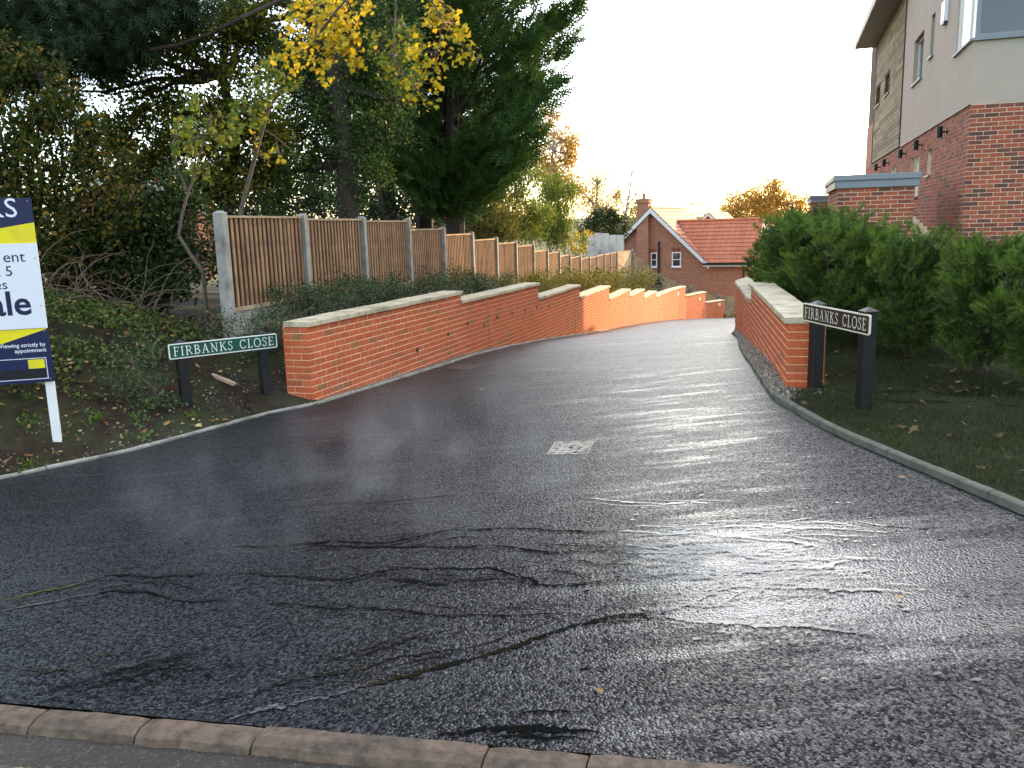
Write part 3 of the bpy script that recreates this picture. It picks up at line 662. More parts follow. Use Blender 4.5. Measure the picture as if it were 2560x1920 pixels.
def lay_bricks(root, bricks, m, limit=300, eye=(0, 0, 1.65)):
    """bricks: (x, y, z, plan angle, length); interior on local +Y. Nearest ones are separate parts, the rest one joined part."""
    bricks.sort(key=lambda b: (b[0] - eye[0]) ** 2 + (b[1] - eye[1]) ** 2 + (b[2] - eye[2]) ** 2)
    mes = [brick_mesh(seed=i) for i in range(5)]
    for me in mes: me.materials.append(m)
    inv = PINV(root)
    for x, y, z, ang, L in bricks[:limit]:
        o = bpy.data.objects.new('brick', random.choice(mes)); COL.objects.link(o); o.parent = root
        Mx = frame((x, y), ang, z) @ Matrix.Translation((0, random.uniform(-.002, .001), 0)) @ Matrix.Diagonal((L / .215, 1, 1, 1))
        o.matrix_local = inv @ Mx
    rest = bricks[limit:]
    if rest:
        A = np.array(rest); c, s = np.cos(A[:, 3]), np.sin(A[:, 3]); pr = rng.uniform(-.002, .001, len(A))
        T = np.array([(-.5, 0, -1), (.5, 0, -1), (.5, 1, -1), (-.5, 1, -1), (-.5, 0, 1), (.5, 0, 1), (.5, 1, 1), (-.5, 1, 1)], float)
        lx = T[None, :, 0] * A[:, 4:5]; ly = T[None, :, 1] * .1 + pr[:, None]; lz = T[None, :, 2] * .0325
        V = np.stack([A[:, 0:1] + lx * c[:, None] - ly * s[:, None], A[:, 1:2] + lx * s[:, None] + ly * c[:, None], A[:, 2:3] + lz], -1).reshape(-1, 3)
        Fb = np.array([(0, 3, 2, 1), (4, 5, 6, 7), (0, 1, 5, 4), (1, 2, 6, 5), (2, 3, 7, 6), (3, 0, 4, 7)])
        F = (Fb[None] + (np.arange(len(A)) * 8)[:, None, None]).reshape(-1, 4)
        o = link('brick_courses', fast_mesh('brick_courses', V, F), m, root); o['kind'] = 'stuff'

def courses(path, ztop, k0, k1, s_of, side, zlow, holes=(), s_from=0.0):
    """rows of stretchers along a path; side +1: interior to the left of travel, -1: to the right"""
    outb = []
    for k in range(k0, k1):
        zc = ztop - .075 * k - .0375; se = s_of(k)
        s = s_from - (.1125 if k % 2 else 0.0)
        while s < se - .02:
            a, b = max(s + .005, s_from), min(s + .22, se); s += .225
            segs = [(a, b)]
            for h0, h1, hz0, hz1 in holes:
                if hz0 < zc < hz1:
                    segs = [q for A, B in segs for q in ((A, min(B, h0 - .004)), (max(A, h1 + .004), B)) if q[1] - q[0] > .03]
            for A, B in segs:
                if B - A < .03: continue
                x, y, tx, ty = path.ev((A + B) / 2)
                if zc < zlow(x, y): continue
                ang = math.atan2(ty, tx) + (0 if side > 0 else math.pi)
                outb.append((x, y, zc, ang, B - A))
    return outb

def core(mb, path, s0, s1, z0, z1, side, t, inset=.0035, n=None):
    sv = sorted({s0 + (.009 if s0 == 0 else 0), s1, *[float(q) for q in path.S if s0 + .02 < q < s1 - .02]}); n = len(sv); A, B = [], []
    for s in sv:
        x, y, tx, ty = path.ev(min(s, path.L - 1e-4)); nx, ny = -ty * side, tx * side
        A.append((x + nx * inset, y + ny * inset)); B.append((x + nx * (t - .004), y + ny * (t - .004)))
    V = [(*p, z0) for p in A] + [(*p, z1) for p in A] + [(*p, z1) for p in B] + [(*p, z0) for p in B]
    F = []
    for i in range(n - 1):
        for j in range(4): a = j * n + i; c_ = ((j + 1) % 4) * n + i; F.append((a, a + 1, c_ + 1, c_))
    F += [(0, n, 2 * n, 3 * n), (n - 1, 4 * n - 1, 3 * n - 1, 2 * n - 1)]
    if side < 0: F = [tuple(reversed(f)) for f in F]
    mb.add(V, F)

def coping(root, path, s0, s1, z, side, piece=.62, over=.032, depth=.30, thick=.052):
    k = max(1, round((s1 - s0 + .05) / piece)); ds = (s1 - s0 + .05) / k
    for i in range(k):
        a, b = s0 - .02 + i * ds + .004, s0 - .02 + (i + 1) * ds - .004; V = []; n = 3
        jz = random.uniform(-.003, .003); jo = random.uniform(-.004, .004)
        for s in np.linspace(a, b, n):
            ss_ = min(max(s, 1e-4), path.L - 1e-4); x, y, tx, ty = path.ev(ss_); x += tx * (s - ss_); y += ty * (s - ss_)
            nx, ny = -ty * side, tx * side
            for off, h in ((-over + jo, 0), (-over + jo, thick - .006), (-over + .006 + jo, thick), (depth - .006, thick + .006), (depth, thick), (depth, 0)):
                V.append((x + nx * off, y + ny * off, z + h + jz + .003))
        F = []
        for i_ in range(n - 1):
            for j_ in range(6): q = i_ * 6 + j_; r = i_ * 6 + (j_ + 1) % 6; F.append((q, q + 6, r + 6, r))
        F += [tuple(range(6)), tuple(range((n - 1) * 6 + 5, (n - 1) * 6 - 1, -1))]
        if side < 0: F = [tuple(reversed(f)) for f in F]
        mb = MB(); mb.add(V, F); mb.build('coping_stone', M['coping'], root)

# long wall
wl_root = tag(empty('brick_wall', (-2.242, 9.198, -.2)), 'long stepped red brick wall with pale coping running down the drive', 'wall')
mb = MB()
for i, z in enumerate(cap_z):
    core(mb, WALL_L, CAP_S[i], CAP_S[i + 1], -4.2, z, 1, WALL_T)
mb.build('mortar_core', M['mortar_pale'], wl_root)
def s_of_L(k):
    for i, kk in enumerate(CAP_K):
        if kk > k: return CAP_S[i]
    return CAP_S[-1]
def zlowL(x, y): return float(zroad(x, y)) - .08
bl = courses(WALL_L, CAP_Z0, 0, 54, s_of_L, 1, zlowL)
x, y, tx, ty = WALL_L.ev(.01)
END_L = Path([(x - ty * WALL_T, y + tx * WALL_T), (x, y)])
for k in range(0, 13):
    zc = CAP_Z0 - .075 * k - .0375
    for a, b in (((.0, .215), (.225, .327)) if k % 2 == 0 else ((.0, .1025), (.1125, .327))):
        px, py, qx, qy = END_L.ev((a + b) / 2); bl.append((px - tx * .010, py - ty * .010, zc, math.atan2(qy, qx), b - a))
lay_bricks(wl_root, bl, M['brick_orange'])
for i, z in enumerate(cap_z): coping(wl_root, WALL_L, CAP_S[i] - (.0 if i == 0 else -.01), CAP_S[i + 1] + .0, z, 1)
def vent(root, s_path, p, r, m1):
    u, s = WALL_L.near(p[0], p[1]); x, y, tx, ty = WALL_L.ev(float(s)); nx, ny = ty, -tx
    mb = MB(); mb.tube((x - nx * .03, y - ny * .03, p[2]), (x + nx * .012, y + ny * .012, p[2]), r, r, 10); mb.build('weep_hole', m1, root)
for p in [(-1.329, 11.756, -.012), (-.958, 12.795, .073), (-.69, 13.545, .143), (-.445, 14.23, .015), (-.23, 14.832, .10), (.04, 15.59, .09), (.30, 16.32, .065), (.55, 17.0, .06), (.85, 17.9, -.02)]:
    vent(wl_root, WALL_L, p, .032, M['black_metal'])
for p in [(7.55, 37.45, -1.45), (9.05, 39.9, -1.93), (10.35, 41.4, -2.35)]:
    u, s = WALL_L.near(p[0], p[1]); x, y, tx, ty = WALL_L.ev(float(s)); mb = MB(); mb.box((-.11, -.02, -.06), (.11, .03, .06), frame((x, y), math.atan2(ty, tx), p[2])); mb.build('wall_light', M['sign_cream'], wl_root)
for s in (5.55, 11.55):
    x, y, tx, ty = WALL_L.ev(s); z1 = [z for z, a in zip(cap_z, CAP_S) if a <= s][-1]; mb = MB(); mb.box((-.006, -.005, float(zroad(x, y)) - .1), (.006, .03, z1 - .002), frame((x, y), math.atan2(ty, tx))); mb.build('movement_joint', M['joint'], wl_root)

# short wall by the hedge
wr_root = tag(empty('brick_wall', (2.505, 7.5, .1)), 'short stepped red brick wall with pale coping in front of the yew hedge', 'wall')
RZ0 = .733; RS = [0.0, float(WALL_R.S[1]), WALL_R.L]; RK = [0, 3]
mb = MB()
core(mb, WALL_R, 0, RS[1], -.9, RZ0, -1, WALL_T); core(mb, WALL_R, RS[1], RS[2], -1.6, RZ0 - .225, -1, WALL_T); mb.build('mortar_core', M['mortar_pale'], wr_root)
br = courses(WALL_R, RZ0, 0, 24, lambda k: RS[1] if k < 3 else RS[2], -1, lambda x, y: float(zroad(x, y)) - .08)
x, y, tx, ty = WALL_R.ev(.01)
END_R = Path([(x, y), (x + ty * WALL_T, y - tx * WALL_T)])
for k in range(0, 12):
    zc = RZ0 - .075 * k - .0375
    for a, b in (((.0, .327),) if k % 2 == 0 else ((.0, .20), (.21, .327))):
        px, py, qx, qy = END_R.ev((a + b) / 2); br.append((px - tx * .010, py - ty * .010, zc, math.atan2(qy, qx), b - a))
lay_bricks(wr_root, br, M['brick_orange'])
coping(wr_root, WALL_R, 0, RS[1], RZ0, -1); coping(wr_root, WALL_R, RS[1] + .01, RS[2] - .02, RZ0 - .225, -1, .5)

# ------------------------------------------------------------------ fences
fence = tag(empty('panel_fence', (FENCE[0][0], FENCE[0][1], .45)), 'long stepped timber panel fence with concrete posts behind the brick wall', 'fence')
FT = math.atan2(FENCE[1][1] - FENCE[0][1], FENCE[1][0] - FENCE[0][0])
def post_mesh(h, w=.105, d=.125):
    mb = MB(); a = w / 2; c = d / 2
    V = [(-a, -c, -h), (a, -c, -h), (a, c, -h), (-a, c, -h), (-a, -c, -.025), (a, -c, -.025), (a, c, -.025), (-a, c, -.025), (-a * .45, -c * .45, 0), (a * .45, -c * .45, 0), (a * .45, c * .45, 0), (-a * .45, c * .45, 0)]
    F = [(0, 3, 2, 1)] + [(i, (i + 1) % 4, 4 + (i + 1) % 4, 4 + i) for i in range(4)] + [(4 + i, 4 + (i + 1) % 4, 8 + (i + 1) % 4, 8 + i) for i in range(4)] + [(8, 9, 10, 11)]
    return pymesh('post', V, F)
def slat_mesh(h, w=.060, t=.018):
    bm = bmesh.new(); bmesh.ops.create_cube(bm, size=1)
    for v in bm.verts: v.co = Vector((v.co.x * w, v.co.y * t, (v.co.z - .5) * h))
    bmesh.ops.bevel(bm, geom=[e for e in bm.edges if abs(e.verts[0].co.z - e.verts[1].co.z) > .1], offset=.003, segments=1, affect='EDGES')
    me = bpy.data.meshes.new('slat'); bm.to_mesh(me); bm.free(); return me
pm = post_mesh(1.75); pm.materials.append(M['concrete'])
for (x, y, z) in FENCE:
    o = bpy.data.objects.new('post', pm); COL.objects.link(o); o.parent = fence
    o.matrix_local = PINV(fence) @ frame((x, y), FT, z) @ Matrix.Rotation(random.uniform(-.006, .006), 4, 'Y')
def panel(root, a, b, ztop, h, sl_mat, separate, grav=.30, ztop2=None, pitch=.1015, hw=.030, back=None):
    """one bay between plan points a and b, top at ztop (raked to ztop2)"""
    ang = math.atan2(b[1] - a[1], b[0] - a[0]); L = math.hypot(b[0] - a[0], b[1] - a[1]) - .10
    rk = 0 if ztop2 is None else ztop2 - ztop
    Fm = frame(((a[0] + b[0]) / 2, (a[1] + b[1]) / 2), ang, ztop)
    def rak(x): return rk * (x / L + .5)
    def bar(x0, x1, y0, y1, z0, z1):
        V = [Fm @ Vector((x, y, z + rak(x))) for z in (z0, z1) for x, y in ((x0, y0), (x1, y0), (x1, y1), (x0, y1))]
        return V, [(0, 3, 2, 1), (4, 5, 6, 7), (0, 1, 5, 4), (1, 2, 6, 5), (2, 3, 7, 6), (3, 0, 4, 7)]
    mb = MB(); mb.add(*bar(-L / 2, L / 2, .026, .038, -h, -.02)); p = mb.build('panel', back or M['slat_dark'], root)  # default dark backing paints the shadow seen between the slats
    mb = MB(); mb.add(*bar(-L / 2, L / 2, -.034, .036, -.016, .012)); mb.build('cap_rail', M['rail'], p)
    if grav:
        mb = MB(); mb.add(*bar(-L / 2 - .02, L / 2 + .02, -.026, .026, -h - grav, -h - .004)); mb.build('gravel_board', M['concrete'], root)
        mb = MB(); mb.add(*bar(-L / 2, L / 2, -.045, .002, -h, -h + .045)); mb.build('bottom_rail', M['rail'], p)
    k = int(L / pitch); off = (L - k * pitch) / 2
    if separate:
        sm = slat_mesh(h - .05); sm.materials.append(sl_mat); inv = PINV(p)
        for i in range(k):
            xx = -L / 2 + off + (i + .5) * pitch
            o = bpy.data.objects.new('slat', sm); COL.objects.link(o); o.parent = p
            o.matrix_local = inv @ Fm @ Matrix.Translation((xx + random.uniform(-.004, .004), -.008, rak(xx) - .018)) @ Matrix.Rotation(random.uniform(-.05, .12), 4, 'Z') @ Matrix.Rotation(random.uniform(-.004, .004), 4, 'Y')
    else:
        mb = MB()
        for i in range(k):
            xx = -L / 2 + off + (i + .5) * pitch; mb.add(*bar(xx - hw, xx + hw, -.016, .002, -h + .03, -.018))
        o = mb.build('slats', sl_mat, p); o['kind'] = 'stuff'
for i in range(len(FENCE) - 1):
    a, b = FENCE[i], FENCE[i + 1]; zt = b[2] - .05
    panel(fence, a, b, zt, 1.13, M['slat_dark'] if i >= 10 else (M['slat_mid'] if i >= 4 else M['slat']), i < 8)  # farther bays get darker boards, their shade put into the wood colour
f2 = tag(empty('panel_fence', (5.35, 41.7, -1)), 'pale new timber fence stepping down in front of the gabled brick house', 'fence')
F2 = [(5.40, 41.8, .36), (6.35, 43.6, .34), (7.85, 43.7, -.95), (9.45, 43.6, -1.60), (10.85, 43.5, -2.12), (12.4, 43.4, -2.25), (14.2, 43.3, -2.3)]
for i in range(1, len(F2)):
    a, b = F2[i - 1], F2[i]
    o = link('post', post_mesh(2.2), M['concrete'], f2, PINV(f2) @ frame(b[:2], math.atan2(b[1] - a[1], b[0] - a[0]), b[2] + .06))
    panel(f2, a, b, a[2], 1.35, M['slat_new'], False, grav=.35, ztop2=b[2], hw=.045, back=M['slat_new'])

# ------------------------------------------------------------------ street name signs
GL = {  # letter strokes on a unit cap height: (thick, points) ; serifs are short thin strokes
 'I': (.34, [(1, [(.17, 0), (.17, 1)]), (.5, [(.04, .03), (.30, .03)]), (.5, [(.04, .97), (.30, .97)])]),
 'F': (.60, [(1, [(.17, 0), (.17, 1)]), (.5, [(.03, .03), (.33, .03)]), (.55, [(.03, .96), (.56, .96), (.56, .82)]), (.5, [(.17, .52), (.44, .52)]), (.4, [(.44, .42), (.44, .62)])]),
 'L': (.58, [(1, [(.17, 0), (.17, 1)]), (.5, [(.03, .97), (.31, .97)]), (.55, [(.03, .04), (.54, .04), (.54, .2)])]),
 'E': (.62, [(1, [(.17, 0), (.17, 1)]), (.55, [(.03, .96), (.55, .96), (.55, .82)]), (.55, [(.03, .04), (.57, .04), (.57, .2)]), (.5, [(.17, .52), (.45, .52)]), (.4, [(.45, .42), (.45, .62)])]),
 'R': (.72, [(1, [(.17, 0), (.17, 1)]), (.5, [(.03, .03), (.31, .03)]), (.55, [(.03, .96), (.36, .96)]), (.85, [(.36, .96), (.52, .88), (.55, .74), (.50, .58), (.34, .51)]), (.5, [(.17, .51), (.34, .51)]), (.9, [(.34, .51), (.66, .02)]), (.5, [(.58, .03), (.72, .03)])]),
 'B': (.66, [(1, [(.17, 0), (.17, 1)]), (.55, [(.03, .96), (.36, .96)]), (.8, [(.36, .96), (.50, .88), (.52, .76), (.46, .62), (.32, .53)]), (.5, [(.17, .53), (.34, .53)]), (.9, [(.32, .53), (.52, .46), (.59, .29), (.54, .13), (.36, .04)]), (.55, [(.03, .04), (.38, .04)])]),
 'A': (.78, [(.55, [(.12, .02), (.39, 1.0)]), (1, [(.38, 1.0), (.66, .02)]), (.5, [(.22, .36), (.56, .36)]), (.5, [(.02, .03), (.24, .03)]), (.5, [(.54, .03), (.77, .03)])]),
 'N': (.80, [(.55, [(.16, .02), (.16, .95)]), (1, [(.14, .98), (.64, .02)]), (.55, [(.64, .02), (.64, .98)]), (.5, [(.03, .03), (.29, .03)]), (.5, [(.02, .97), (.20, .97)]), (.5, [(.52, .97), (.77, .97)])]),
 'K': (.74, [(1, [(.17, 0), (.17, 1)]), (.5, [(.03, .03), (.31, .03)]), (.5, [(.03, .97), (.31, .97)]), (.55, [(.17, .46), (.58, .96)]), (.95, [(.31, .62), (.64, .03)]), (.5, [(.48, .97), (.68, .97)]), (.5, [(.54, .03), (.74, .03)])]),
 'S': (.52, [(.75, [(.45, .82), (.36, .95), (.24, .98), (.11, .90), (.09, .76), (.18, .63), (.34, .50), (.45, .37), (.45, .19), (.35, .05), (.20, .02), (.08, .10), (.05, .2)]), (.4, [(.46, .74), (.46, .97)]), (.4, [(.05, .04), (.05, .27)])]),
 'C': (.70, [(.9, [(.62, .78), (.54, .92), (.40, .98), (.22, .92), (.10, .74), (.07, .5), (.10, .27), (.22, .08), (.40, .02), (.55, .08), (.64, .22)]), (.4, [(.63, .74), (.63, .97)])]),
 'O': (.80, [(.9, [(.40, .98), (.21, .92), (.09, .74), (.06, .5), (.09, .26), (.21, .08), (.40, .02), (.59, .08), (.71, .26), (.74, .5), (.71, .74), (.59, .92), (.40, .98)])]),
}
def serif_text(txt, h, th=.105):
    mb = MB(); x = 0
    for ch in txt:
        if ch == ' ': x += .62; continue
        w, strokes = GL[ch]
        for si, (k, pts) in enumerate(strokes):
            for a, b in zip(pts[:-1], pts[1:]):
                a_, b_ = Vector((a[0] + x, a[1])), Vector((b[0] + x, b[1])); d = (b_ - a_); q = d.normalized(); nn = Vector((-q.y, q.x)) * th * k / 2
                e = q * th * k * .28
                c = [a_ - e - nn, b_ + e - nn, b_ + e + nn, a_ - e + nn]; y = -.0008 - .00015 * si
                mb.add([(v.x, y / h, v.y) for v in c], [(0, 1, 2, 3)])
        x += w + .13
    W_ = x - .13
    mb.V = [((v[0] - W_ / 2) * h, v[1] * h, (v[2] - .5) * h) for v in mb.V]
    return mb, W_ * h

def rounded(w, h, r, y, n=4):
    P = []
    for cx, cz, a0 in ((w / 2 - r, h / 2 - r, 0), (-w / 2 + r, h / 2 - r, 90), (-w / 2 + r, -h / 2 + r, 180), (w / 2 - r, -h / 2 + r, 270)):
        for i in range(n + 1): a = math.radians(a0 + 90 * i / n); P.append((cx + r * math.cos(a), y, cz + r * math.sin(a)))
    return P
def slab_poly(w, h, r, y0, y1):
    A, B = rounded(w, h, r, y0), rounded(w, h, r, y1); n = len(A); mb = MB()
    mb.add(A + B, [tuple(reversed(range(n))), tuple(range(n, 2 * n))] + [(i, (i + 1) % n, n + (i + 1) % n, n + i) for i in range(n)]); return mb

def name_sign(a, b, zc, bases, tops, face, ink, label, h=.158, lean=(0, 0)):
    """plate from plan point a (left end) to b (right end)"""
    c = ((a[0] + b[0]) / 2, (a[1] + b[1]) / 2); ang = math.atan2(b[1] - a[1], b[0] - a[0]); L = math.hypot(b[0] - a[0], b[1] - a[1])
    root = tag(empty('street_name_sign', (c[0], c[1], bases[0])), label, 'street sign')
    inv = PINV(root); Fm = frame(c, ang, zc)
    pl = slab_poly(L, h, .016, -.004, .010).build('name_plate', ink, root, inv @ Fm)
    slab_poly(L - .022, h - .022, .011, -.0052, -.0035).build('plate_face', face, pl, Matrix.Identity(4))
    t, w = serif_text('FIRBANKS CLOSE', h * .60); kx = (L - .085) / w
    t.V = [(v[0] * kx, v[1] - .0056, v[2]) for v in t.V]; t.build('lettering', ink, pl, Matrix.Identity(4))
    for sx, zb, zt, ln in ((-L / 2 + .15, bases[0], tops[0], lean[0]), (L / 2 - .14, bases[1], tops[1], lean[1])):
        mb = MB(); w2 = .05
        P = inv @ Fm @ Matrix.Translation((sx, .062, zb - zc - .25)) @ Matrix.Rotation(ln, 4, 'Y')
        hh = zt - zb + .25
        V = [(-w2, -w2, 0), (w2, -w2, 0), (w2, w2, 0), (-w2, w2, 0), (-w2, -w2, hh - .045), (w2, -w2, hh - .045), (w2, w2, hh - .045), (-w2, w2, hh - .045)]
        mb.add(V, [(0, 3, 2, 1), (4, 5, 6, 7), (0, 1, 5, 4), (1, 2, 6, 5), (2, 3, 7, 6), (3, 0, 4, 7)]); po = mb.build('post', M['post_black'], root, P, bevel=.004)
        mb = MB(); e = w2 + .008; z = hh - .043
        mb.add([(-e, -e, z), (e, -e, z), (e, e, z), (-e, e, z), (-e, -e, z + .012), (e, -e, z + .012), (e, e, z + .012), (-e, e, z + .012), (0, 0, z + .045)],
               [(0, 3, 2, 1), (0, 1, 5, 4), (1, 2, 6, 5), (2, 3, 7, 6), (3, 0, 4, 7), (4, 5, 8), (5, 6, 8), (6, 7, 8), (7, 4, 8)])
        mb.build('post_cap', M['post_black'], po, Matrix.Identity(4))
        mb = MB()
        for zz in (.045, -.045): mb.tube((sx, -.006, zz), (sx, -.003, zz), .006, .006, 8)
    return root
name_sign((-3.512, 8.51), (-2.602, 9.245), .494, (-.17, -.12), (.605, .618), M['sign_green'], M['sign_white'], 'green street name plate on two black posts on the soil bank', lean=(-.012, -.008))
name_sign((2.63, 7.48), (2.752, 6.36), .841, (.16, .18), (.951, .968), M['sign_brown'], M['sign_cream'], 'dark street name plate on two black posts in front of the yew hedge')

# ------------------------------------------------------------------ sale board
def text_mesh(txt, size, bold=0.0, align='RIGHT'):
    cu = bpy.data.curves.new('t', 'FONT'); cu.body = txt; cu.size = size; cu.align_x = align; cu.offset = bold; cu.resolution_u = 3
    o = bpy.data.objects.new('t', cu); COL.objects.link(o); dg = bpy.context.evaluated_depsgraph_get(); dg.update()
    me = bpy.data.meshes.new_from_object(o.evaluated_get(dg)); bpy.data.objects.remove(o); bpy.data.curves.remove(cu)
    for v in me.vertices: v.co = Vector((v.co.x, 0, v.co.y))
    me.materials.clear(); return me
BX0, BY0 = -4.19, 7.56            # right edge of the board, on the soil bank
board = tag(empty('sale_board', (BX0, BY0, -.16), math.radians(17)), 'navy, yellow and white estate agent sale board on a white post', 'sign')
def bl_(x0, x1, z0, z1, y0, y1, m, name, parent=board, bev=0):
    mb = MB(); mb.box((x0, y0, z0), (x1, y1, z1)); return mb.build(name, m, parent, Matrix.Identity(4), bevel=bev)
ZB = .16                           # board heights are measured from the ground at the post
top_z, mid_top, mid_bot, low_bot = 2.03 + ZB, 1.64 + ZB, .88 + ZB, .385 + ZB
BW = 1.02
bl_(-.088, -.014, -.4, top_z - .06, .03, .075, M['white_paint'], 'post', bev=.004)
up = bl_(-BW, 0, mid_top - .02, top_z, 0, .006, M['board_navy'], 'upper_panel')
mb = MB(); mb.add([(-BW, -.001, mid_top - .01), (0, -.001, mid_top - .01), (0, -.001, mid_top + .175), (-BW, -.001, mid_top - .0 + .01)], [(0, 1, 2, 3)]); mb.build('yellow_band', M['board_yellow'], up, Matrix.Identity(4))
md = bl_(-BW, 0, mid_bot, mid_top - .004, -.008, -.001, M['board_white'], 'middle_panel')
lo = bl_(-BW, 0, low_bot, mid_bot - .003, 0, .006, M['board_navy'], 'lower_panel')
mb = MB(); mb.add([(-BW, -.001, mid_bot - .32), (-.01, -.001, mid_bot - .012), (-.01, -.001, mid_bot - .004), (-BW, -.001, mid_bot - .004)], [(0, 1, 2, 3)]); mb.build('yellow_band', M['board_yellow'], lo, Matrix.Identity(4))
def put(txt, size, x, z, m, parent, bold=0, rot=0, y=-.0015, align='RIGHT'):
    me = text_mesh(txt, size, bold, align); me.materials.append(m)
    link('lettering', me, m, parent, Matrix.Translation((x, y, z)) @ Matrix.Rotation(rot, 4, 'Y'))
put('KS', .235, -.115, mid_top + .225, M['board_white'], up)
put('ent', .135, -.105, mid_top - .165, M['board_navy'], md, y=-.0095)
put('& 5', .125, -.215, mid_top - .285, M['board_navy'], md, y=-.0095)
put('es', .125, -.27, mid_top - .40, M['board_navy'], md, y=-.0095)
put('ale', .30, -.105, mid_bot + .13, M['board_navy'], md, .006, y=-.0095)
put('NG', .095, -.30, mid_top - .085, M['red'], md, .003, rot=-.75, y=-.0105)
put('Viewing strictly by', .050, -.035, mid_bot - .165, M['board_white'], lo, .0006)
put('appointment', .050, -.035, mid_bot - .215, M['board_white'], lo, .0006)
for q in [(-BW, -.045, .415 + ZB, .421 + ZB), (-BW, -.045, .605 + ZB, .611 + ZB)]: bl_(q[0], q[1], q[2], q[3], -.0015, 0, M['board_white'], 'border_line', lo)
bl_(-.051, -.045, .415 + ZB, .611 + ZB, -.0016, 0, M['board_white'], 'border_line', lo)
bl_(-BW, -.056, .425 + ZB, .508 + ZB, -.0014, 0, M['board_black'], 'black_band', lo)
bl_(-.195, -.062, .515 + ZB, .597 + ZB, -.0017, 0, M['board_yellow'], 'yellow_square', lo)
for z in (top_z - .03, mid_top - .14, mid_bot + .2, mid_bot - .03, low_bot + .03):
    mb = MB(); mb.tube((-.03, -.0115, z), (-.03, -.004, z), .006, .006, 8); mb.build('screw', M['concrete'], board, Matrix.Identity(4))

# ------------------------------------------------------------------ things on the drive and bank
mh = tag(empty('inspection_cover', (.44, 6.22, float(zsurf(.44, 6.22)) - .006)), 'small pale square worn inspection cover set in the asphalt', 'cover')
sl = math.atan(.067); Rm = Matrix.Rotation(-sl, 4, 'Y') @ Matrix.Rotation(math.atan(.011), 4, 'X') @ Matrix.Rotation(math.radians(-14), 4, 'Z')
mb = MB()
for a, b_ in (((-.16, -.175, -.02), (.16, -.155, .012)), ((-.16, .155, -.02), (.16, .175, .012)), ((-.16, -.155, -.02), (-.143, .155, .012)), ((.143, -.155, -.02), (.16, .155, .012))): mb.box(a, b_)
mb.build('frame', M['cover'], mh, Rm, bevel=.002)
mb = MB(); mb.box((-.14, -.152, -.02), (.14, .152, .009)); mb.build('lid', M['cover'], mh, Rm, bevel=.002)
mb = MB()
for i in range(5):
    for j in range(5):
        if (i, j) in ((2, 2), (1, 2)): continue
        x, y = -.105 + i * .0525, -.115 + j * .0575; mb.box((x - .017, y - .019, .008), (x + .017, y + .019, .013))
mb.build('tread_pattern', M['cover'], mh, Rm)
mb = MB(); mb.tube((0, 0, .008), (0, 0, .016), .02, .017, 12); mb.build('lifting_eye', M['iron'], mh, Rm)

gu = tag(empty('drain_gully', (-.67, 11.68, float(zroad(-.67, 11.68)))), 'rusty iron drain grating at the drive edge by the brick wall', 'drain')
Rg = Matrix.Rotation(-.045, 4, 'Y') @ Matrix.Rotation(-.03, 4, 'X') @ Matrix.Rotation(math.radians(-27), 4, 'Z')
mb = MB()
for a, b_ in (((-.22, -.22, -.03), (.22, -.19, .012)), ((-.22, .19, -.03), (.22, .22, .012)), ((-.22, -.19, -.03), (-.19, .19, .012)), ((.19, -.19, -.03), (.22, .19, .012)), ((-.012, -.19, -.03), (.012, .19, .011))): mb.box(a, b_)
mb.build('frame', M['iron'], gu, Rg)
for i in range(7):
    for sx in (-1, 1):
        mb = MB(); x = sx * (.028 + i * .024); mb.box((x - .006, -.189, -.02), (x + .006, .189, .008)); mb.build('bar', M['iron'], gu, Rg)
mb = MB(); mb.box((-.19, -.19, -.028), (.19, .19, -.022)); mb.build('well', M['black_metal'], gu, Rg)

st = tag(empty('timber_stake', (-3.34, 9.36, .06)), 'split pale timber stake lying on the bank under the green name plate', 'stake')
mb = MB(); p0, p1 = Vector((-3.58, 9.48, .15)), Vector((-3.10, 9.22, .015)); d = (p1 - p0); q = d.to_track_quat('X', 'Z').to_matrix().to_4x4(); L = d.length
V = []
for x, w, h in ((0, .010, .010), (.06, .020, .016), (.35, .024, .018), (L - .03, .026, .018), (L, .020, .014)): V += [(x, -w, -h), (x, w, -h * .6), (x, w * .8, h), (x, -w * .9, h * .7)]
F = [(i * 4 + j, i * 4 + 4 + j, i * 4 + 4 + (j + 1) % 4, i * 4 + (j + 1) % 4) for i in range(4) for j in range(4)] + [(3, 2, 1, 0), (16, 17, 18, 19)]
Mx = Matrix.Translation(p0) @ q
mb.add([Mx @ Vector(v) for v in V], [tuple(reversed(f)) for f in F]); mb.build('shaft', M['dirt_plank'], st)

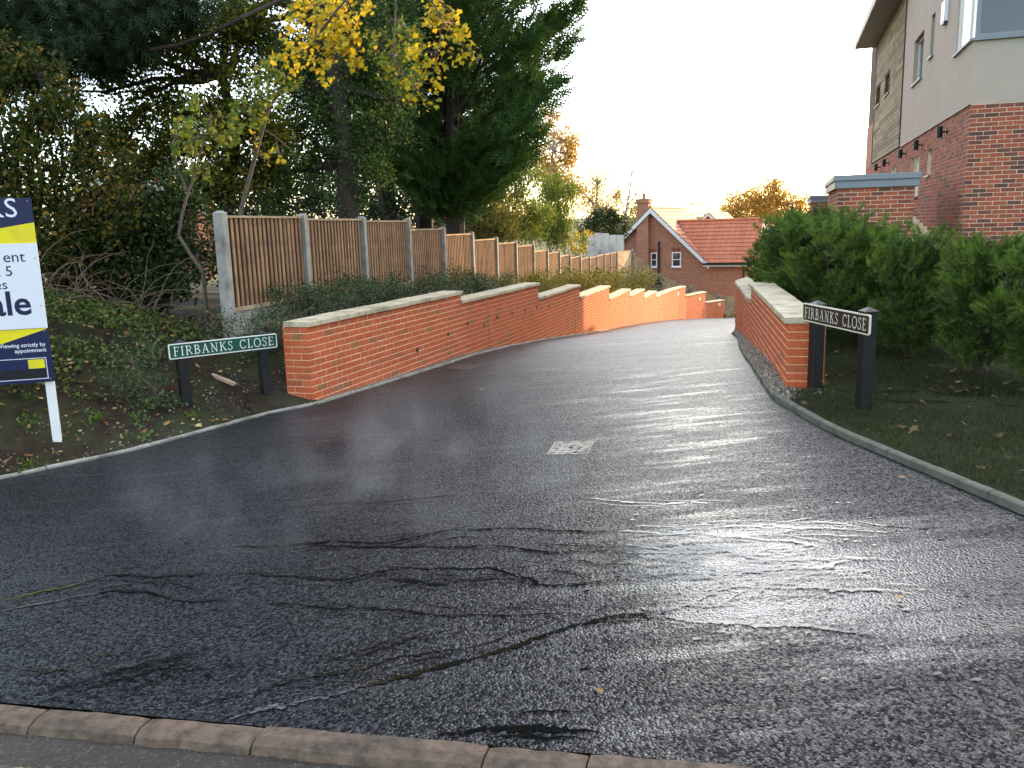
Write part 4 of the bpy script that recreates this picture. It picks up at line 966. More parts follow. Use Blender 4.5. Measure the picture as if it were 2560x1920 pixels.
# ------------------------------------------------------------------ corner house on the right
HB = tag(empty('corner_house', (8.1, 15.1, .7)), 'tall house of red brick below and taupe render with timber cladding above', 'house')
C0 = Vector((8.111, 15.141)); TL = Vector((.3057, .9521)); TR = Vector((.9521, -.3057))
def HP(s, w, z): p = C0 + TL * s + TR * w; return (p.x, p.y, z)      # s along the side face, w inwards/right
def wall_panel(mb, ax, s0, s1, z0, z1, holes, off=0.0, depth=.12):
    """face with real openings; ax 0: side face (normal to the left), ax 1: front face"""
    S = sorted({s0, s1, *[h for H in holes for h in H[:2]]}); Zs = sorted({z0, z1, *[h for H in holes for h in H[2:4]]})
    def pt(s, d, z): return HP(s, off + d, z) if ax == 0 else HP(off + d, s, z)
    for a, b in zip(S[:-1], S[1:]):
        for c, d in zip(Zs[:-1], Zs[1:]):
            if any(H[0] <= a and b <= H[1] and H[2] <= c and d <= H[3] for H in holes): continue
            q = [pt(a, 0, c), pt(b, 0, c), pt(b, 0, d), pt(a, 0, d)]; mb.add(q, [(3, 2, 1, 0) if ax == 0 else (0, 1, 2, 3)])
    for h0, h1, c, d in [H[:4] for H in holes]:
        P4 = [(h0, c), (h1, c), (h1, d), (h0, d)]
        for (a, za), (b, zb) in zip(P4, P4[1:] + P4[:1]):
            if a == b and a <= 0: continue
            mb.add([pt(a, 0, za), pt(b, 0, zb), pt(b, depth, zb), pt(a, depth, za)], [(0, 1, 2, 3) if ax == 0 else (3, 2, 1, 0)])
ZBR = 3.541
lo_holes = [(5.45, 6.35, 2.13, 3.08), (6.42, 6.9, 1.17, 3.08), (3.86, 4.34, 2.54, 3.10), (8.3, 8.6, 2.4, 3.08), (9.9, 10.9, 2.1, 3.08), (12.9, 13.9, 2.1, 3.08)]
up_holes = [(5.72, 7.22, 4.87, 5.94), (4.25, 4.72, 5.11, 6.0), (0.0, 1.6, 4.63, 6.6)]
mb = MB(); wall_panel(mb, 0, 0.004, 19.4, .3, ZBR, lo_holes, off=.004, depth=.11); wall_panel(mb, 1, .004, 7.0, .3, ZBR, [], off=.004)
mb.build('mortar_face', M['mortar_buff'], HB)
side_path = Path([tuple(C0), tuple(C0 + TL * 19.4)]); front_path = Path([tuple(C0), tuple(C0 + TR * 4.2)])
zl = lambda x, y: float(zlawn(x, y)) - .05
bh = courses(side_path, ZBR - .01, 0, 42, lambda k: 19.4, -1, zl, lo_holes) + courses(front_path, ZBR - .01, 0, 42, lambda k: 4.2, 1, zl, s_from=.002)
lay_bricks(HB, bh, M['brick_multi'])
mb = MB(); wall_panel(mb, 0, 0, 9.05, ZBR, 8.2, up_holes, off=-.03, depth=.16); wall_panel(mb, 1, -.03, 7.0, ZBR, 8.2, [(-.03, 3.2, 4.63, 6.6)], off=0, depth=.16)
q = [HP(0, -.03, ZBR), HP(9.05, -.03, ZBR), HP(9.05, .1, ZBR), HP(0, .1, ZBR)]; mb.add(q, [(0, 1, 2, 3)])
mb.build('render_wall', M['render'], HB)
mb = MB(); mb.add([HP(0, 0, 8.2), HP(19, 0, 8.2), HP(19, 7, 8.2), HP(0, 7, 8.2), HP(19, 0, .3), HP(19, 7, .3), HP(0, 7, .3)], [(3, 2, 1, 0), (1, 2, 5, 4), (2, 3, 6, 5)]); mb.build('rear_wall', M['render'], HB)
# timber cladding, plank by plank
cl_holes = [(12.2, 13.5, 5.43, 6.05), (14.8, 16.1, 5.43, 6.05)]
mb = MB(); wall_panel(mb, 0, 9.08, 16.55, ZBR + .02, 7.7, cl_holes, off=-.012, depth=.14); mb.build('cladding_backing', M['slat_dark'], HB)
z = ZBR + .03
while z < 7.62:
    segs = [(9.12, 16.5)]
    for H in cl_holes:
        if H[2] - .1 < z < H[3]: segs = [q for A, B in segs for q in ((A, min(B, H[0] - .03)), (max(A, H[1] + .03), B)) if q[1] - q[0] > .05]
    for A, B in segs:
        cuts = [A] + sorted(random.uniform(A + .4, B - .4) for _ in range(2 if B - A > 3 else 0)) + [B]
        for a, b in zip(cuts[:-1], cuts[1:]):
            if b - a < .1: continue
            mb = MB(); p = HP((a + b) / 2, -.03, z + .058); w = (b - a) / 2 - .003
            mb.box((-w, -.01, -.056), (w, .016, .056)); mb.build('plank', M['clad'], HB, PINV(HB) @ frame(p[:2], math.atan2(TL.y, TL.x) + math.pi, p[2]) @ Matrix.Rotation(random.uniform(-.02, .02), 4, 'X'))
    z += .121
def hbox(name, m, s0, s1, w0, w1, z0, z1, parent=HB, bev=0):
    mb = MB(); V = [HP(s, w, z) for z in (z0, z1) for s, w in ((s0, w0), (s1, w0), (s1, w1), (s0, w1))]
    mb.add(V, [(0, 1, 2, 3), (7, 6, 5, 4), (4, 5, 1, 0), (5, 6, 2, 1), (6, 7, 3, 2), (7, 4, 0, 3)]); return mb.build(name, m, parent, bevel=bev)
hbox('corner_trim', M['slat_dark'], 9.03, 9.10, -.06, .02, ZBR, 7.7)
hbox('cladding_trim', M['clad'], 16.5, 16.6, -.06, .02, ZBR, 7.7)
hbox('eaves', M['soffit'], 8.6, 17.4, -.72, 1.0, 7.66, 7.90); hbox('soffit', M['grey_metal'], 8.62, 17.3, -.70, .95, 7.645, 7.658)
hbox('brick_return', M['house_brick'], 16.62, 19.38, -.0, 5.0, ZBR + .01, 5.05)
hbox('render_edge_bead', M['black_metal'], 0, 9.05, -.034, -.028, ZBR - .006, ZBR + .006)
def window(s0, s1, z0, z1, m_glass, depth=.10, sill=True, mull=(), frame_m=None, off=0.0, fw=.05):
    fm = frame_m or M['white_frame']; mb = MB(); a, b = off + depth - .03, off + depth + .02
    rect = [(s0, s0 + fw, z0, z1), (s1 - fw, s1, z0, z1), (s0 + fw, s1 - fw, z0, z0 + fw), (s0 + fw, s1 - fw, z1 - fw, z1)] + [(q - fw / 2, q + fw / 2, z0 + fw, z1 - fw) for q in mull]
    for r in rect:
        V = [HP(s, w, z) for z in (r[2], r[3]) for s, w in ((r[0], a), (r[1], a), (r[1], b), (r[0], b))]; mb.add(V, [(0, 1, 2, 3), (7, 6, 5, 4), (4, 5, 1, 0), (5, 6, 2, 1), (6, 7, 3, 2), (7, 4, 0, 3)])
    w_ = mb.build('window', fm, HB)
    hbox('pane', m_glass, s0 + fw, s1 - fw, off + depth, off + depth + .01, z0 + fw, z1 - fw, w_)
    if sill: hbox('sill', M['grey_metal'], s0 - .04, s1 + .04, off - .05, off + depth, z0 - .035, z0 + .002, w_)
    return w_
window(5.45, 6.35, 2.13, 3.08, M['glass_pale']); window(6.42, 6.9, 1.17, 3.08, M['glass'], frame_m=M['grey_metal']); window(3.86, 4.34, 2.54, 3.10, M['glass']); window(8.3, 8.6, 2.4, 3.08, M['glass'])
window(9.9, 10.9, 2.1, 3.08, M['glass_pale']); window(12.9, 13.9, 2.1, 3.08, M['glass_pale'])
window(5.72, 7.22, 4.87, 5.94, M['glass'], .13, off=-.03, mull=(6.3,)); window(4.25, 4.72, 5.11, 6.0, M['glass'], .15, off=-.03, frame_m=M['grey_metal'])
window(12.2, 13.5, 5.43, 6.05, M['glass'], .12, off=-.03, frame_m=M['clad']); window(14.8, 16.1, 5.43, 6.05, M['glass'], .12, off=-.03, frame_m=M['clad'])
cw = window(.06, 1.6, 4.63, 6.6, M['glass_pale'], .06, off=-.03, mull=(.55,), fw=.06)
mb = MB()
for r in ((.0, .07, 4.63, 6.6), (1.6, 1.67, 4.63, 6.6), (.07, 3.2, 4.63, 4.70)):
    V = [HP(s, w, z) for z in (r[2], r[3]) for w, s in ((r[0], .02), (r[1], .02), (r[1], .08), (r[0], .08))]; mb.add(V, [(3, 2, 1, 0), (4, 5, 6, 7), (0, 1, 5, 4), (1, 2, 6, 5), (2, 3, 7, 6), (3, 0, 4, 7)])
w2 = mb.build('window', M['grey_metal'], HB)
hbox('pane', M['glass'], .045, .055, .07, 3.2, 4.70, 6.6, w2); hbox('sill', M['grey_metal'], -.06, .10, -.06, 3.2, 4.585, 4.632, w2)
al = hbox('alarm_box', M['white_frame'], 2.62, 3.0, -.11, -.03, 5.47, 5.88, HB, .01); hbox('blue_base', M['board_navy'], 2.66, 2.96, -.10, -.04, 5.44, 5.469, al)
for s in (2.15, 5.26, 7.99, 11.74, 14.05):
    mb = MB(); mb.tube(HP(s, -.13, 3.18), HP(s, -.13, 3.40), .055, .055, 12); wl_ = mb.build('wall_lamp', M['black_metal'], HB)
    mb = MB(); mb.tube(HP(s, -.09, 3.29), HP(s, .0, 3.29), .02, .02, 8); mb.tube(HP(s, -.018, 3.29), HP(s, .004, 3.29), .05, .05, 12); mb.build('bracket', M['black_metal'], wl_)

# flat roofed brick stores beside it
def store(p, label, limit, zt=2.19):
    root = tag(empty('brick_store', (p[0], p[1], .6)), label, 'outbuilding', 'flat roofed brick stores beside the corner house')
    o = Vector(p); W_, D_ = 1.28, 3.4
    def SP(s, w, z): q = o + TR * w + TL * s; return (q.x, q.y, z)
    def sb_(name, m, s0, s1, w0, w1, z0, z1, bev=0, par=root):
        mb = MB(); V = [SP(s, w, z) for z in (z0, z1) for s, w in ((s0, w0), (s0, w1), (s1, w1), (s1, w0))]
        mb.add(V, [(3, 2, 1, 0), (4, 5, 6, 7), (0, 1, 5, 4), (1, 2, 6, 5), (2, 3, 7, 6), (3, 0, 4, 7)]); return mb.build(name, m, par, bevel=bev)
    sb_('mortar_core', M['mortar_buff'], .004, D_, .004, W_ - .004, .2, zt)
    fp = Path([tuple(o), tuple(o + TR * W_)]); sp_ = Path([tuple(o), tuple(o + TL * D_)]); rp = Path([tuple(o + TR * W_), tuple(o + TR * W_ + TL * D_)])
    zq = lambda x, y: .45
    b = courses(fp, zt - .003, 0, 26, lambda k: W_, 1, zq) + courses(sp_, zt - .003, 0, 26, lambda k: D_, -1, zq, s_from=.002) + courses(rp, zt - .003, 0, 26, lambda k: D_, 1, zq, s_from=.002)
    lay_bricks(root, b, M['brick_multi'], limit)
    rf = sb_('roof', M['grey_metal'], -.05, D_ + .05, -.06, W_ + .07, zt, zt + .13, .006); sb_('roof_edge', M['grey_metal'], -.08, D_ + .08, -.09, W_ + .10, zt + .132, zt + .235, .008, rf)
store((6.05, 15.63), 'flat roofed brick store with grey fascia close behind the yew hedge', 300)
store((6.05 + TL.x * 13, 15.63 + TL.y * 13), 'farther flat roofed brick store with grey fascia showing past the near one', 0)

# pale slabs behind the hedge
sl_ = tag(empty('stone_slab', (7.0, 11.6, .5)), 'pale stone slab leaning against the corner house behind the hedge', 'slab')
mb = MB(); mb.box((-.45, -.04, -.1), (.55, .04, 1.0), Matrix.Translation((6.95, 11.75, .55)) @ Matrix.Rotation(-.3, 4, 'Z') @ Matrix.Rotation(.75, 4, 'Y')); mb.build('slab_face', M['slab'], sl_, bevel=.01)
mb = MB()
for i, (x, y, z) in enumerate([(6.55, 11.5, .80), (6.7, 11.45, .72), (6.75, 11.6, .87), (6.5, 11.7, .70)]): mb.box((-.12, -.1, -.07), (.12, .1, .05), Matrix.Translation((x, y, z)) @ Matrix.Rotation(i * .8, 4, 'Z') @ Matrix.Rotation(.2 * i - .3, 4, 'Y'))
mb.build('broken_pieces', M['slab'], sl_, bevel=.015)

# ------------------------------------------------------------------ gabled house down the hill
GH = tag(empty('gabled_house', (8.14, 47.98, -4.6), math.atan2(-.447, .894)), 'gabled brick house with tall chimney and orange tiled roofs', 'house')
I4 = Matrix.Identity(4)
zb, ze, za = 0.0, 4.28, 7.13       # heights above the base: eaves, apex
def G(name, V, F, m, parent=GH): return link(name, pymesh(name, V, F), m, parent, I4)
G('wall', [(-3, 0, zb), (3, 0, zb), (3, 0, ze), (0, 0, za), (-3, 0, ze), (-3, 7, zb), (3, 7, zb), (3, 7, ze), (0, 7, za), (-3, 7, ze)],
  [(0, 1, 2, 3, 4), (1, 6, 7, 2), (0, 4, 9, 5), (5, 9, 8, 7, 6)], M['house_brick'])
G('wing_wall', [(3, 0.003, zb), (5.45, 0.003, zb), (5.45, 0.003, ze), (3, .003, ze), (5.45, 4.2, zb), (5.45, 4.2, ze), (5.45, 2.1, ze + 2.0)], [(0, 1, 2, 3), (1, 4, 5, 6, 2)], M['house_brick'])
def tiles(name, A, B, Cc, D, rows, parent=GH, tuck=.02):
    """roof plane A-B eaves (left to right), D-C top; each course its own strip"""
    A, B, Cc, D = map(Vector, (A, B, Cc, D)); nrm = (B - A).cross(D - A).normalized()
    rf = link(name, pymesh(name, [A, B, Cc, D], [(0, 1, 2, 3)]), M['tile'], parent, I4)
    for i in range(rows):
        f0, f1 = i / rows, (i + 1) / rows + .25 / rows
        f1 = min(f1, 1.0); p = [A.lerp(D, f0) + nrm * .05, B.lerp(Cc, f0) + nrm * .05, B.lerp(Cc, f1) + nrm * .015, A.lerp(D, f1) + nrm * .015]
        q = [A.lerp(D, f0) + nrm * .004, B.lerp(Cc, f0) + nrm * .004]
        link('tile_course', pymesh('tile_course', p + q, [(0, 1, 2, 3), (4, 5, 1, 0)]), M['tile'], rf, I4)
    return rf
sl_v = (za - ze) / 3.0
tiles('roof', (3.25, -.3, ze - .25 * sl_v), (3.25, 7.3, ze - .25 * sl_v), (0, 7.3, za + .02), (0, -.3, za + .02), 14)
tiles('roof', (-3.25, 7.3, ze - .25 * sl_v), (-3.25, -.3, ze - .25 * sl_v), (0, -.3, za + .02), (0, 7.3, za + .02), 14)
tiles('wing_roof', (3.05, -.3, ze - .22), (5.75, -.3, ze - .22), (5.75, 2.1, ze + 2.06), (.85, 2.1, ze + 2.06), 11)
G('wing_roof_back', [(5.75, 2.1, ze + 2.06), (.85, 2.1, ze + 2.06), (3.05, 4.5, ze - .22), (5.75, 4.5, ze - .22)], [(0, 1, 2, 3)], M['tile'])
def gb(name, a, b, m, bev=0): mb = MB(); mb.box(a, b); return mb.build(name, m, GH, I4, bevel=bev)
for sx in (-1, 1):      # bargeboards
    mb = MB(); dx, dz = 3.32, 3.32 * sl_v
    mb.add([(0, -.34, za), (sx * dx, -.34, za - dz), (sx * dx, -.34, za - dz - .24), (0, -.34, za - .27), (0, -.29, za), (sx * dx, -.29, za - dz), (sx * dx, -.29, za - dz - .24), (0, -.29, za - .27)],
           [(0, 1, 2, 3), (7, 6, 5, 4), (0, 4, 5, 1), (1, 5, 6, 2), (2, 6, 7, 3)]); mb.build('bargeboard', M['barge'], GH, I4)
mb = MB(); mb.add([(5.78, -.32, ze - .22), (5.78, 2.1, ze + 2.08), (5.78, 2.1, ze + 1.84), (5.78, -.32, ze - .44), (5.78, 4.5, ze - .22), (5.78, 4.5, ze - .44)], [(3, 2, 1, 0), (2, 5, 4, 1)]); mb.build('bargeboard', M['soffit'], GH, I4)
gb('chimney_breast', (-.82, -.26, zb), (-.13, .3, za + .1), M['house_brick']); ch = gb('chimney', (-.80, -.24, za + .1), (-.15, .3, 7.42), M['house_brick'])
mb = MB(); mb.box((-.86, -.30, 7.42), (-.09, .36, 7.66)); mb.build('chimney_cap', M['house_brick'], ch, I4); mb = MB(); mb.tube((-.48, .03, 7.66), (-.48, .03, 7.98), .10, .085, 10); mb.build('chimney_pot', M['tile'], ch, I4)
for u0, u1, z0, z1 in ((-.04, .33, 3.85, 4.65), (1.18, 1.70, 3.85, 4.67)):
    mb = MB(); w_ = .06
    for r in ((u0, u0 + w_, z0, z1), (u1 - w_, u1, z0, z1), (u0 + w_, u1 - w_, z0, z0 + w_), (u0 + w_, u1 - w_, z1 - w_, z1), (u0 + w_, u1 - w_, (z0 + z1) / 2 - .02, (z0 + z1) / 2 + .02)): mb.box((r[0], -.05, r[2]), (r[1], .02, r[3]))
    w_o = mb.build('window', M['white_frame'], GH, I4)
    for a_, b__ in ((z0 + .06, (z0 + z1) / 2 - .02), ((z0 + z1) / 2 + .02, z1 - .06)): mb = MB(); mb.box((u0 + .06, -.02, a_), (u1 - .06, -.01, b__)); mb.build('pane', M['glass'], w_o, I4)
    mb = MB(); mb.box((u0 - .04, -.09, z0 - .05), (u1 + .04, .02, z0 - .001)); mb.build('sill', M['white_frame'], w_o, I4)
    for i in range(int((u1 - u0) / .075)): mb = MB(); mb.box((u0 + i * .078 - .02, -.012, z1 + .005), (u0 + i * .078 + .048, .02, z1 + .22)); mb.build('soldier_brick', M['brick_multi'], w_o, I4)
mb = MB(); mb.tube((.43, -.07, 1.0), (.43, -.07, 5.28), .05, .05, 8); mb.build('soil_pipe', M['black_metal'], GH, I4)
mb = MB(); mb.tube((5.15, -.07, 1.0), (5.15, -.07, 4.2), .04, .04, 8); mb.build('downpipe', M['black_metal'], GH, I4)
gb('gutter', (3.0, -.42, ze - .32), (5.76, -.32, ze - .22), M['black_metal']); gb('fascia', (3.0, -.318, ze - .42), (5.7, -.28, ze - .24), M['barge'])
mb = MB(); mb.tube((3.06, -.32, ze - .15), (.86, 2.1, ze + 2.1), .05, .05, 6); mb.build('valley', M['black_metal'], GH, I4)
mb = MB(); mb.tube((0, -.3, za + .04), (0, 7.3, za + .04), .09, .09, 8); mb.build('ridge_tiles', M['tile'], GH, I4); mb = MB(); mb.tube((.85, 2.1, ze + 2.08), (5.76, 2.1, ze + 2.08), .09, .09, 8); mb.build('wing_ridge_tiles', M['tile'], GH, I4)
# further roofs
def small_house(p, rz, w, L, ze_, za_, label, roofm, wallm):
    r = tag(empty('gabled_house', p, rz), label, 'house'); s = (za_ - ze_) / w
    link('wall', pymesh('wall', [(-w, 0, 0), (w, 0, 0), (w, 0, ze_), (0, 0, za_), (-w, 0, ze_), (-w, L, 0), (w, L, 0), (w, L, ze_), (0, L, za_), (-w, L, ze_)], [(0, 1, 2, 3, 4), (1, 6, 7, 2), (0, 4, 9, 5), (5, 9, 8, 7, 6)]), wallm, r, I4)
    tiles('roof', (w + .25, -.25, ze_ - .25 * s), (w + .25, L, ze_ - .25 * s), (0, L, za_ + .02), (0, -.25, za_ + .02), 10, r); tiles('roof', (-w - .25, L, ze_ - .25 * s), (-w - .25, -.25, ze_ - .25 * s), (0, -.25, za_ + .02), (0, L, za_ + .02), 10, r)
    for sx in (-1, 1):
        mb = MB(); dx = w + .3; mb.add([(0, -.29, za_), (sx * dx, -.29, za_ - dx * s), (sx * dx, -.29, za_ - dx * s - .22), (0, -.29, za_ - .25), (0, -.25, za_), (sx * dx, -.25, za_ - dx * s), (sx * dx, -.25, za_ - dx * s - .22), (0, -.25, za_ - .25)], [(0, 1, 2, 3), (7, 6, 5, 4), (0, 4, 5, 1), (1, 5, 6, 2), (2, 6, 7, 3)]); mb.build('bargeboard', M['soffit'], r, I4)
    return r
small_house((14.2, 60.0, -5.2), math.atan2(-.447, .894), 2.2, 6, 5.3, 7.55, 'orange tiled gable just showing over the ridge of the gabled house', M['tile'], M['house_brick'])
small_house((16.5, 54.0, -5.2), math.atan2(-.447, .894), 2.5, 5, 4.6, 6.6, 'red tiled roof showing beyond the wing of the gabled house', M['tile'], M['house_brick'])
small_house((-11.0, 24.8, .3), .25, 1.9, 7, 2.35, 3.45, 'low orange brick house with cream bargeboards half hidden by the left thicket', M['tile'], M['house_brick'])

pf = tag(empty('panel_wall', (4.9, 42.65, .2)), 'pale concrete panel wall under the dark ivy dome', 'wall')
for i in range(5):
    x0 = 3.98 + i * .37; mb = MB(); mb.box((x0, 42.6, -.9), (x0 + .355, 42.68, 1.22 + .08 * math.sin(i * 1.3))); mb.build('panel', M['pale_panel'], pf)

# ------------------------------------------------------------------ vegetation
BL = {
 'hawthorn': [(-6.72, 11.98, 3.13, 0.5), (-6.24, 11.87, 2.58, 0.5), (-6.75, 11.82, 2.32, 0.61), (-6.15, 11.74, 1.87, 0.55), (-6.66, 11.68, 1.56, 0.66), (-5.73, 11.66, 1.43, 0.5), (-6.82, 12.09, 3.73, 0.33), (-6.33, 12.0, 3.29, 0.28)],
 'holly': [(-5.39, 12.25, 1.86, 0.52), (-5.57, 12.16, 1.41, 0.57), (-5.0, 12.18, 1.51, 0.52), (-5.12, 12.1, 1.06, 0.52), (-4.58, 12.24, 1.83, 0.46), (-4.54, 12.15, 1.32, 0.46), (-5.87, 12.08, 0.97, 0.46), (-4.8, 12.33, 2.29, 0.34)],
 'fieldmaple': [(-5.84, 15.09, 3.45, 0.62), (-4.86, 15.18, 3.97, 0.76), (-6.45, 15.22, 4.15, 0.49), (-5.3, 14.97, 2.82, 0.62), (-4.61, 14.99, 2.94, 0.69), (-4.04, 15.08, 3.4, 0.69), (-5.59, 15.34, 4.81, 0.42), (-4.42, 15.33, 4.77, 0.62), (-6.14, 14.96, 2.78, 0.42), (-6.67, 15.09, 3.47, 0.31)],
 'ivy': [(-2.92, 15.37, 2.23, 0.36), (-2.97, 15.5, 2.93, 0.5), (-3.02, 15.63, 3.64, 0.57), (-3.08, 15.76, 4.35, 0.65), (-3.13, 15.89, 5.05, 0.72), (-3.04, 16.03, 5.76, 0.79), (-3.75, 15.59, 3.45, 0.65), (-3.95, 15.46, 2.75, 0.57), (-3.59, 15.7, 4.01, 0.65), (-4.01, 15.77, 4.37, 0.65), (-4.34, 15.95, 5.37, 0.79), (-4.98, 16.0, 5.6, 0.65), (-2.17, 15.59, 3.4, 0.5), (-2.4, 15.46, 2.71, 0.43), (-1.97, 15.69, 3.96, 0.57), (-2.35, 15.82, 4.68, 0.72), (-2.18, 15.97, 5.45, 0.86), (-4.14, 15.37, 2.26, 0.43)],
 'mapleA': [(-4.04, 11.22, 2.88, 0.31), (-3.83, 11.27, 3.18, 0.28), (-4.24, 11.25, 3.09, 0.23), (-3.6, 11.22, 2.89, 0.23), (-3.95, 11.14, 2.47, 0.13)],
 'mapleBy': [(-2.47, 10.99, 3.87, 0.27), (-2.16, 11.07, 4.25, 0.37), (-2.03, 10.96, 3.69, 0.27), (-2.31, 11.08, 4.36, 0.3), (-1.85, 11.01, 3.95, 0.17), (-1.91, 11.1, 4.44, 0.25)],
 'mapleBg': [(-2.79, 11.33, 3.48, 0.18), (-3.12, 11.32, 3.44, 0.26), (-3.31, 11.29, 3.27, 0.21), (-2.93, 11.38, 3.76, 0.21)],
 'mapleBs': [(-3.28, 11.42, 2.91, 0.09), (-2.99, 11.38, 2.69, 0.09), (-3.18, 11.37, 2.62, 0.08)],
 'mapleC': [(-1.02, 11.02, 3.48, 0.23), (-0.84, 11.09, 3.85, 0.28), (-0.6, 11.16, 4.21, 0.28), (-0.46, 11.1, 3.89, 0.15), (-0.93, 10.98, 3.23, 0.09), (-0.72, 11.2, 4.44, 0.25)],
 'mapleCg': [(-1.44, 11.52, 3.95, 0.26), (-1.35, 11.46, 3.64, 0.23), (-1.18, 11.55, 4.15, 0.23), (-1.6, 11.54, 4.05, 0.18)],
 'under': [(-5.25, 17.94, 2.37, 0.5), (-4.58, 17.9, 2.19, 0.5), (-3.91, 17.91, 2.21, 0.42), (-2.83, 17.89, 2.14, 0.42), (-2.24, 17.91, 2.25, 0.38), (-5.75, 17.92, 2.3, 0.42)],
 'under2': [(-2.48, 25.55, 2.31, 0.6), (-1.88, 25.6, 2.53, 0.48), (-1.29, 25.55, 2.28, 0.54), (-3.08, 25.56, 2.32, 0.48), (-3.67, 25.63, 2.69, 0.48), (-4.38, 25.67, 2.95, 0.6), (-5.33, 25.72, 3.21, 0.72), (-6.28, 25.77, 3.47, 0.72)],
 'willow1': [(-0.58, 28.58, 2.19, 0.8), (-0.99, 28.49, 1.68, 0.54), (-0.12, 28.51, 1.79, 0.67), (-0.36, 28.68, 2.72, 0.54)],
 'willow2': [(0.48, 30.75, 2.91, 0.86), (0.31, 30.6, 2.07, 0.86), (0.88, 30.54, 1.77, 0.72), (0.15, 30.46, 1.37, 0.57), (0.93, 30.86, 3.46, 0.5)],
 'willow3': [(1.62, 33.74, 2.54, 0.95), (2.11, 33.85, 3.15, 0.71), (2.08, 33.62, 1.91, 0.87), (2.37, 33.5, 1.28, 0.63), (1.44, 33.56, 1.61, 0.79)],
 'yellow': [(2.99, 39.56, 1.02, 0.37), (3.55, 39.59, 1.19, 0.34), (3.25, 39.47, 0.55, 0.34)],
 'autumn': [(2.72, 52.08, 8.17, 0.67), (3.4, 51.81, 6.74, 1.08), (2.05, 51.6, 5.6, 1.08), (3.97, 51.63, 5.78, 0.72), (2.98, 51.42, 4.63, 1.2), (3.92, 51.33, 4.13, 0.96), (1.86, 51.91, 7.25, 0.72)],
 'pale': [(5.7, 53.39, 4.31, 0.87), (5.17, 53.19, 3.22, 1.0), (6.79, 53.23, 3.42, 0.62), (6.03, 53.1, 2.71, 0.87)],
 'ivydome': [(4.76, 43.79, 1.93, 0.66), (5.58, 43.75, 1.7, 0.58), (4.03, 43.71, 1.5, 0.45), (4.74, 43.68, 1.32, 0.78), (5.77, 43.66, 1.19, 0.41), (5.18, 43.85, 2.22, 0.41), (4.11, 43.61, 0.93, 0.37)],
 'autumn2': [(22.14, 73.57, 3.42, 1.55), (20.05, 73.46, 2.8, 1.45), (24.2, 73.5, 3.02, 1.55), (23.2, 73.73, 4.24, 0.96), (25.2, 73.3, 1.98, 1.1), (19.34, 73.3, 1.97, 0.96), (21.75, 73.29, 1.9, 1.72)],
 'conifer': [(-7.43, 13.87, 5.1, 0.68), (-6.55, 13.87, 5.13, 0.68), (-5.75, 13.86, 5.05, 0.62), (-7.01, 13.75, 4.47, 0.44), (-7.7, 13.7, 4.19, 0.44), (-5.0, 13.88, 5.15, 0.5), (-6.26, 13.76, 4.51, 0.34), (-7.56, 13.79, 4.67, 0.5), (-5.76, 13.78, 4.62, 0.25)],
 'cover': [(-3.9, 8.52, 0.42, 0.25), (-3.7, 8.47, 0.17, 0.25), (-4.03, 8.46, 0.1, 0.21), (-3.79, 8.43, -0.07, 0.16), (-3.49, 8.52, 0.41, 0.16)],
}
BL['fieldmaple'] += [(-6.9, 15.3, 4.9, .55), (-6.2, 15.2, 5.2, .6), (-7.5, 15.2, 4.2, .5), (-5.5, 15.2, 4.9, .6), (-7.2, 15.1, 3.4, .5), (-6.4, 15.0, 3.0, .55), (-4.2, 15.2, 5.3, .6)]
BL['hawthorn'] += [(-5.9, 12.0, 3.2, .42), (-6.4, 12.1, 3.9, .40), (-5.5, 11.9, 2.5, .42), (-7.3, 12.1, 4.3, .5), (-5.3, 11.9, 1.9, .40)]
T_LEAF = (np.array([(0, 0, 0), (.34, .5, .07), (0, 1, 0), (-.34, .5, .07)]), np.array([(0, 1, 2), (0, 2, 3)]))
T_NARROW = (np.array([(0, 0, 0), (.14, .5, .04), (0, 1, 0), (-.14, .5, .04)]), np.array([(0, 1, 2), (0, 2, 3)]))
def _maple():
    P = [(0, 0), (.16, .10), (.46, .06), (.34, .26), (.62, .48), (.36, .48), (.36, .66), (.17, .60), (0, 1.0), (-.17, .60), (-.36, .66), (-.36, .48), (-.62, .48), (-.34, .26), (-.46, .06), (-.16, .10)]
    V = [(x, y, .10 * abs(x) - .05 * y) for x, y in P] + [(0, .38, 0)]
    F = [(i, (i + 1) % 16, 16) for i in range(16)]
    return np.array(V), np.array(F)
T_MAPLE = _maple()
def _frond(n, wid, slim):
    V, F = [], []
    def tri(a, b, c): k = len(V); V.extend([a, b, c]); F.append((k, k + 1, k + 2))
    tri((-slim, 0, 0), (slim, 0, 0), (0, 1, .05))
    for i in range(n):
        y = .12 + .7 * i / n; L = wid * (1 - .6 * i / n); s = 1 if i % 2 else -1
        tri((0, y - slim * 1.6, .0), (0, y + slim * 1.6, .0), (s * L, y + L * .8, .04 * (i % 3)))
    return np.array(V), np.array(F)
T_FROND = _frond(8, .34, .035); T_YEW = _frond(9, .30, .032); T_DROOP = _frond(7, .42, .03)
T_BLADE = (np.array([(-.035, 0, 0), (.035, 0, 0), (.03, .6, .1), (0, 1, .28)]), np.array([(0, 1, 2), (0, 2, 3)]))
T_PEB = (np.array([(1, 0, 0), (0, 1, 0), (-1, 0, 0), (0, -1, 0), (0, 0, .7), (0, 0, -.6)]), np.array([(0, 1, 4), (1, 2, 4), (2, 3, 4), (3, 0, 4), (1, 0, 5), (2, 1, 5), (3, 2, 5), (0, 3, 5)]))

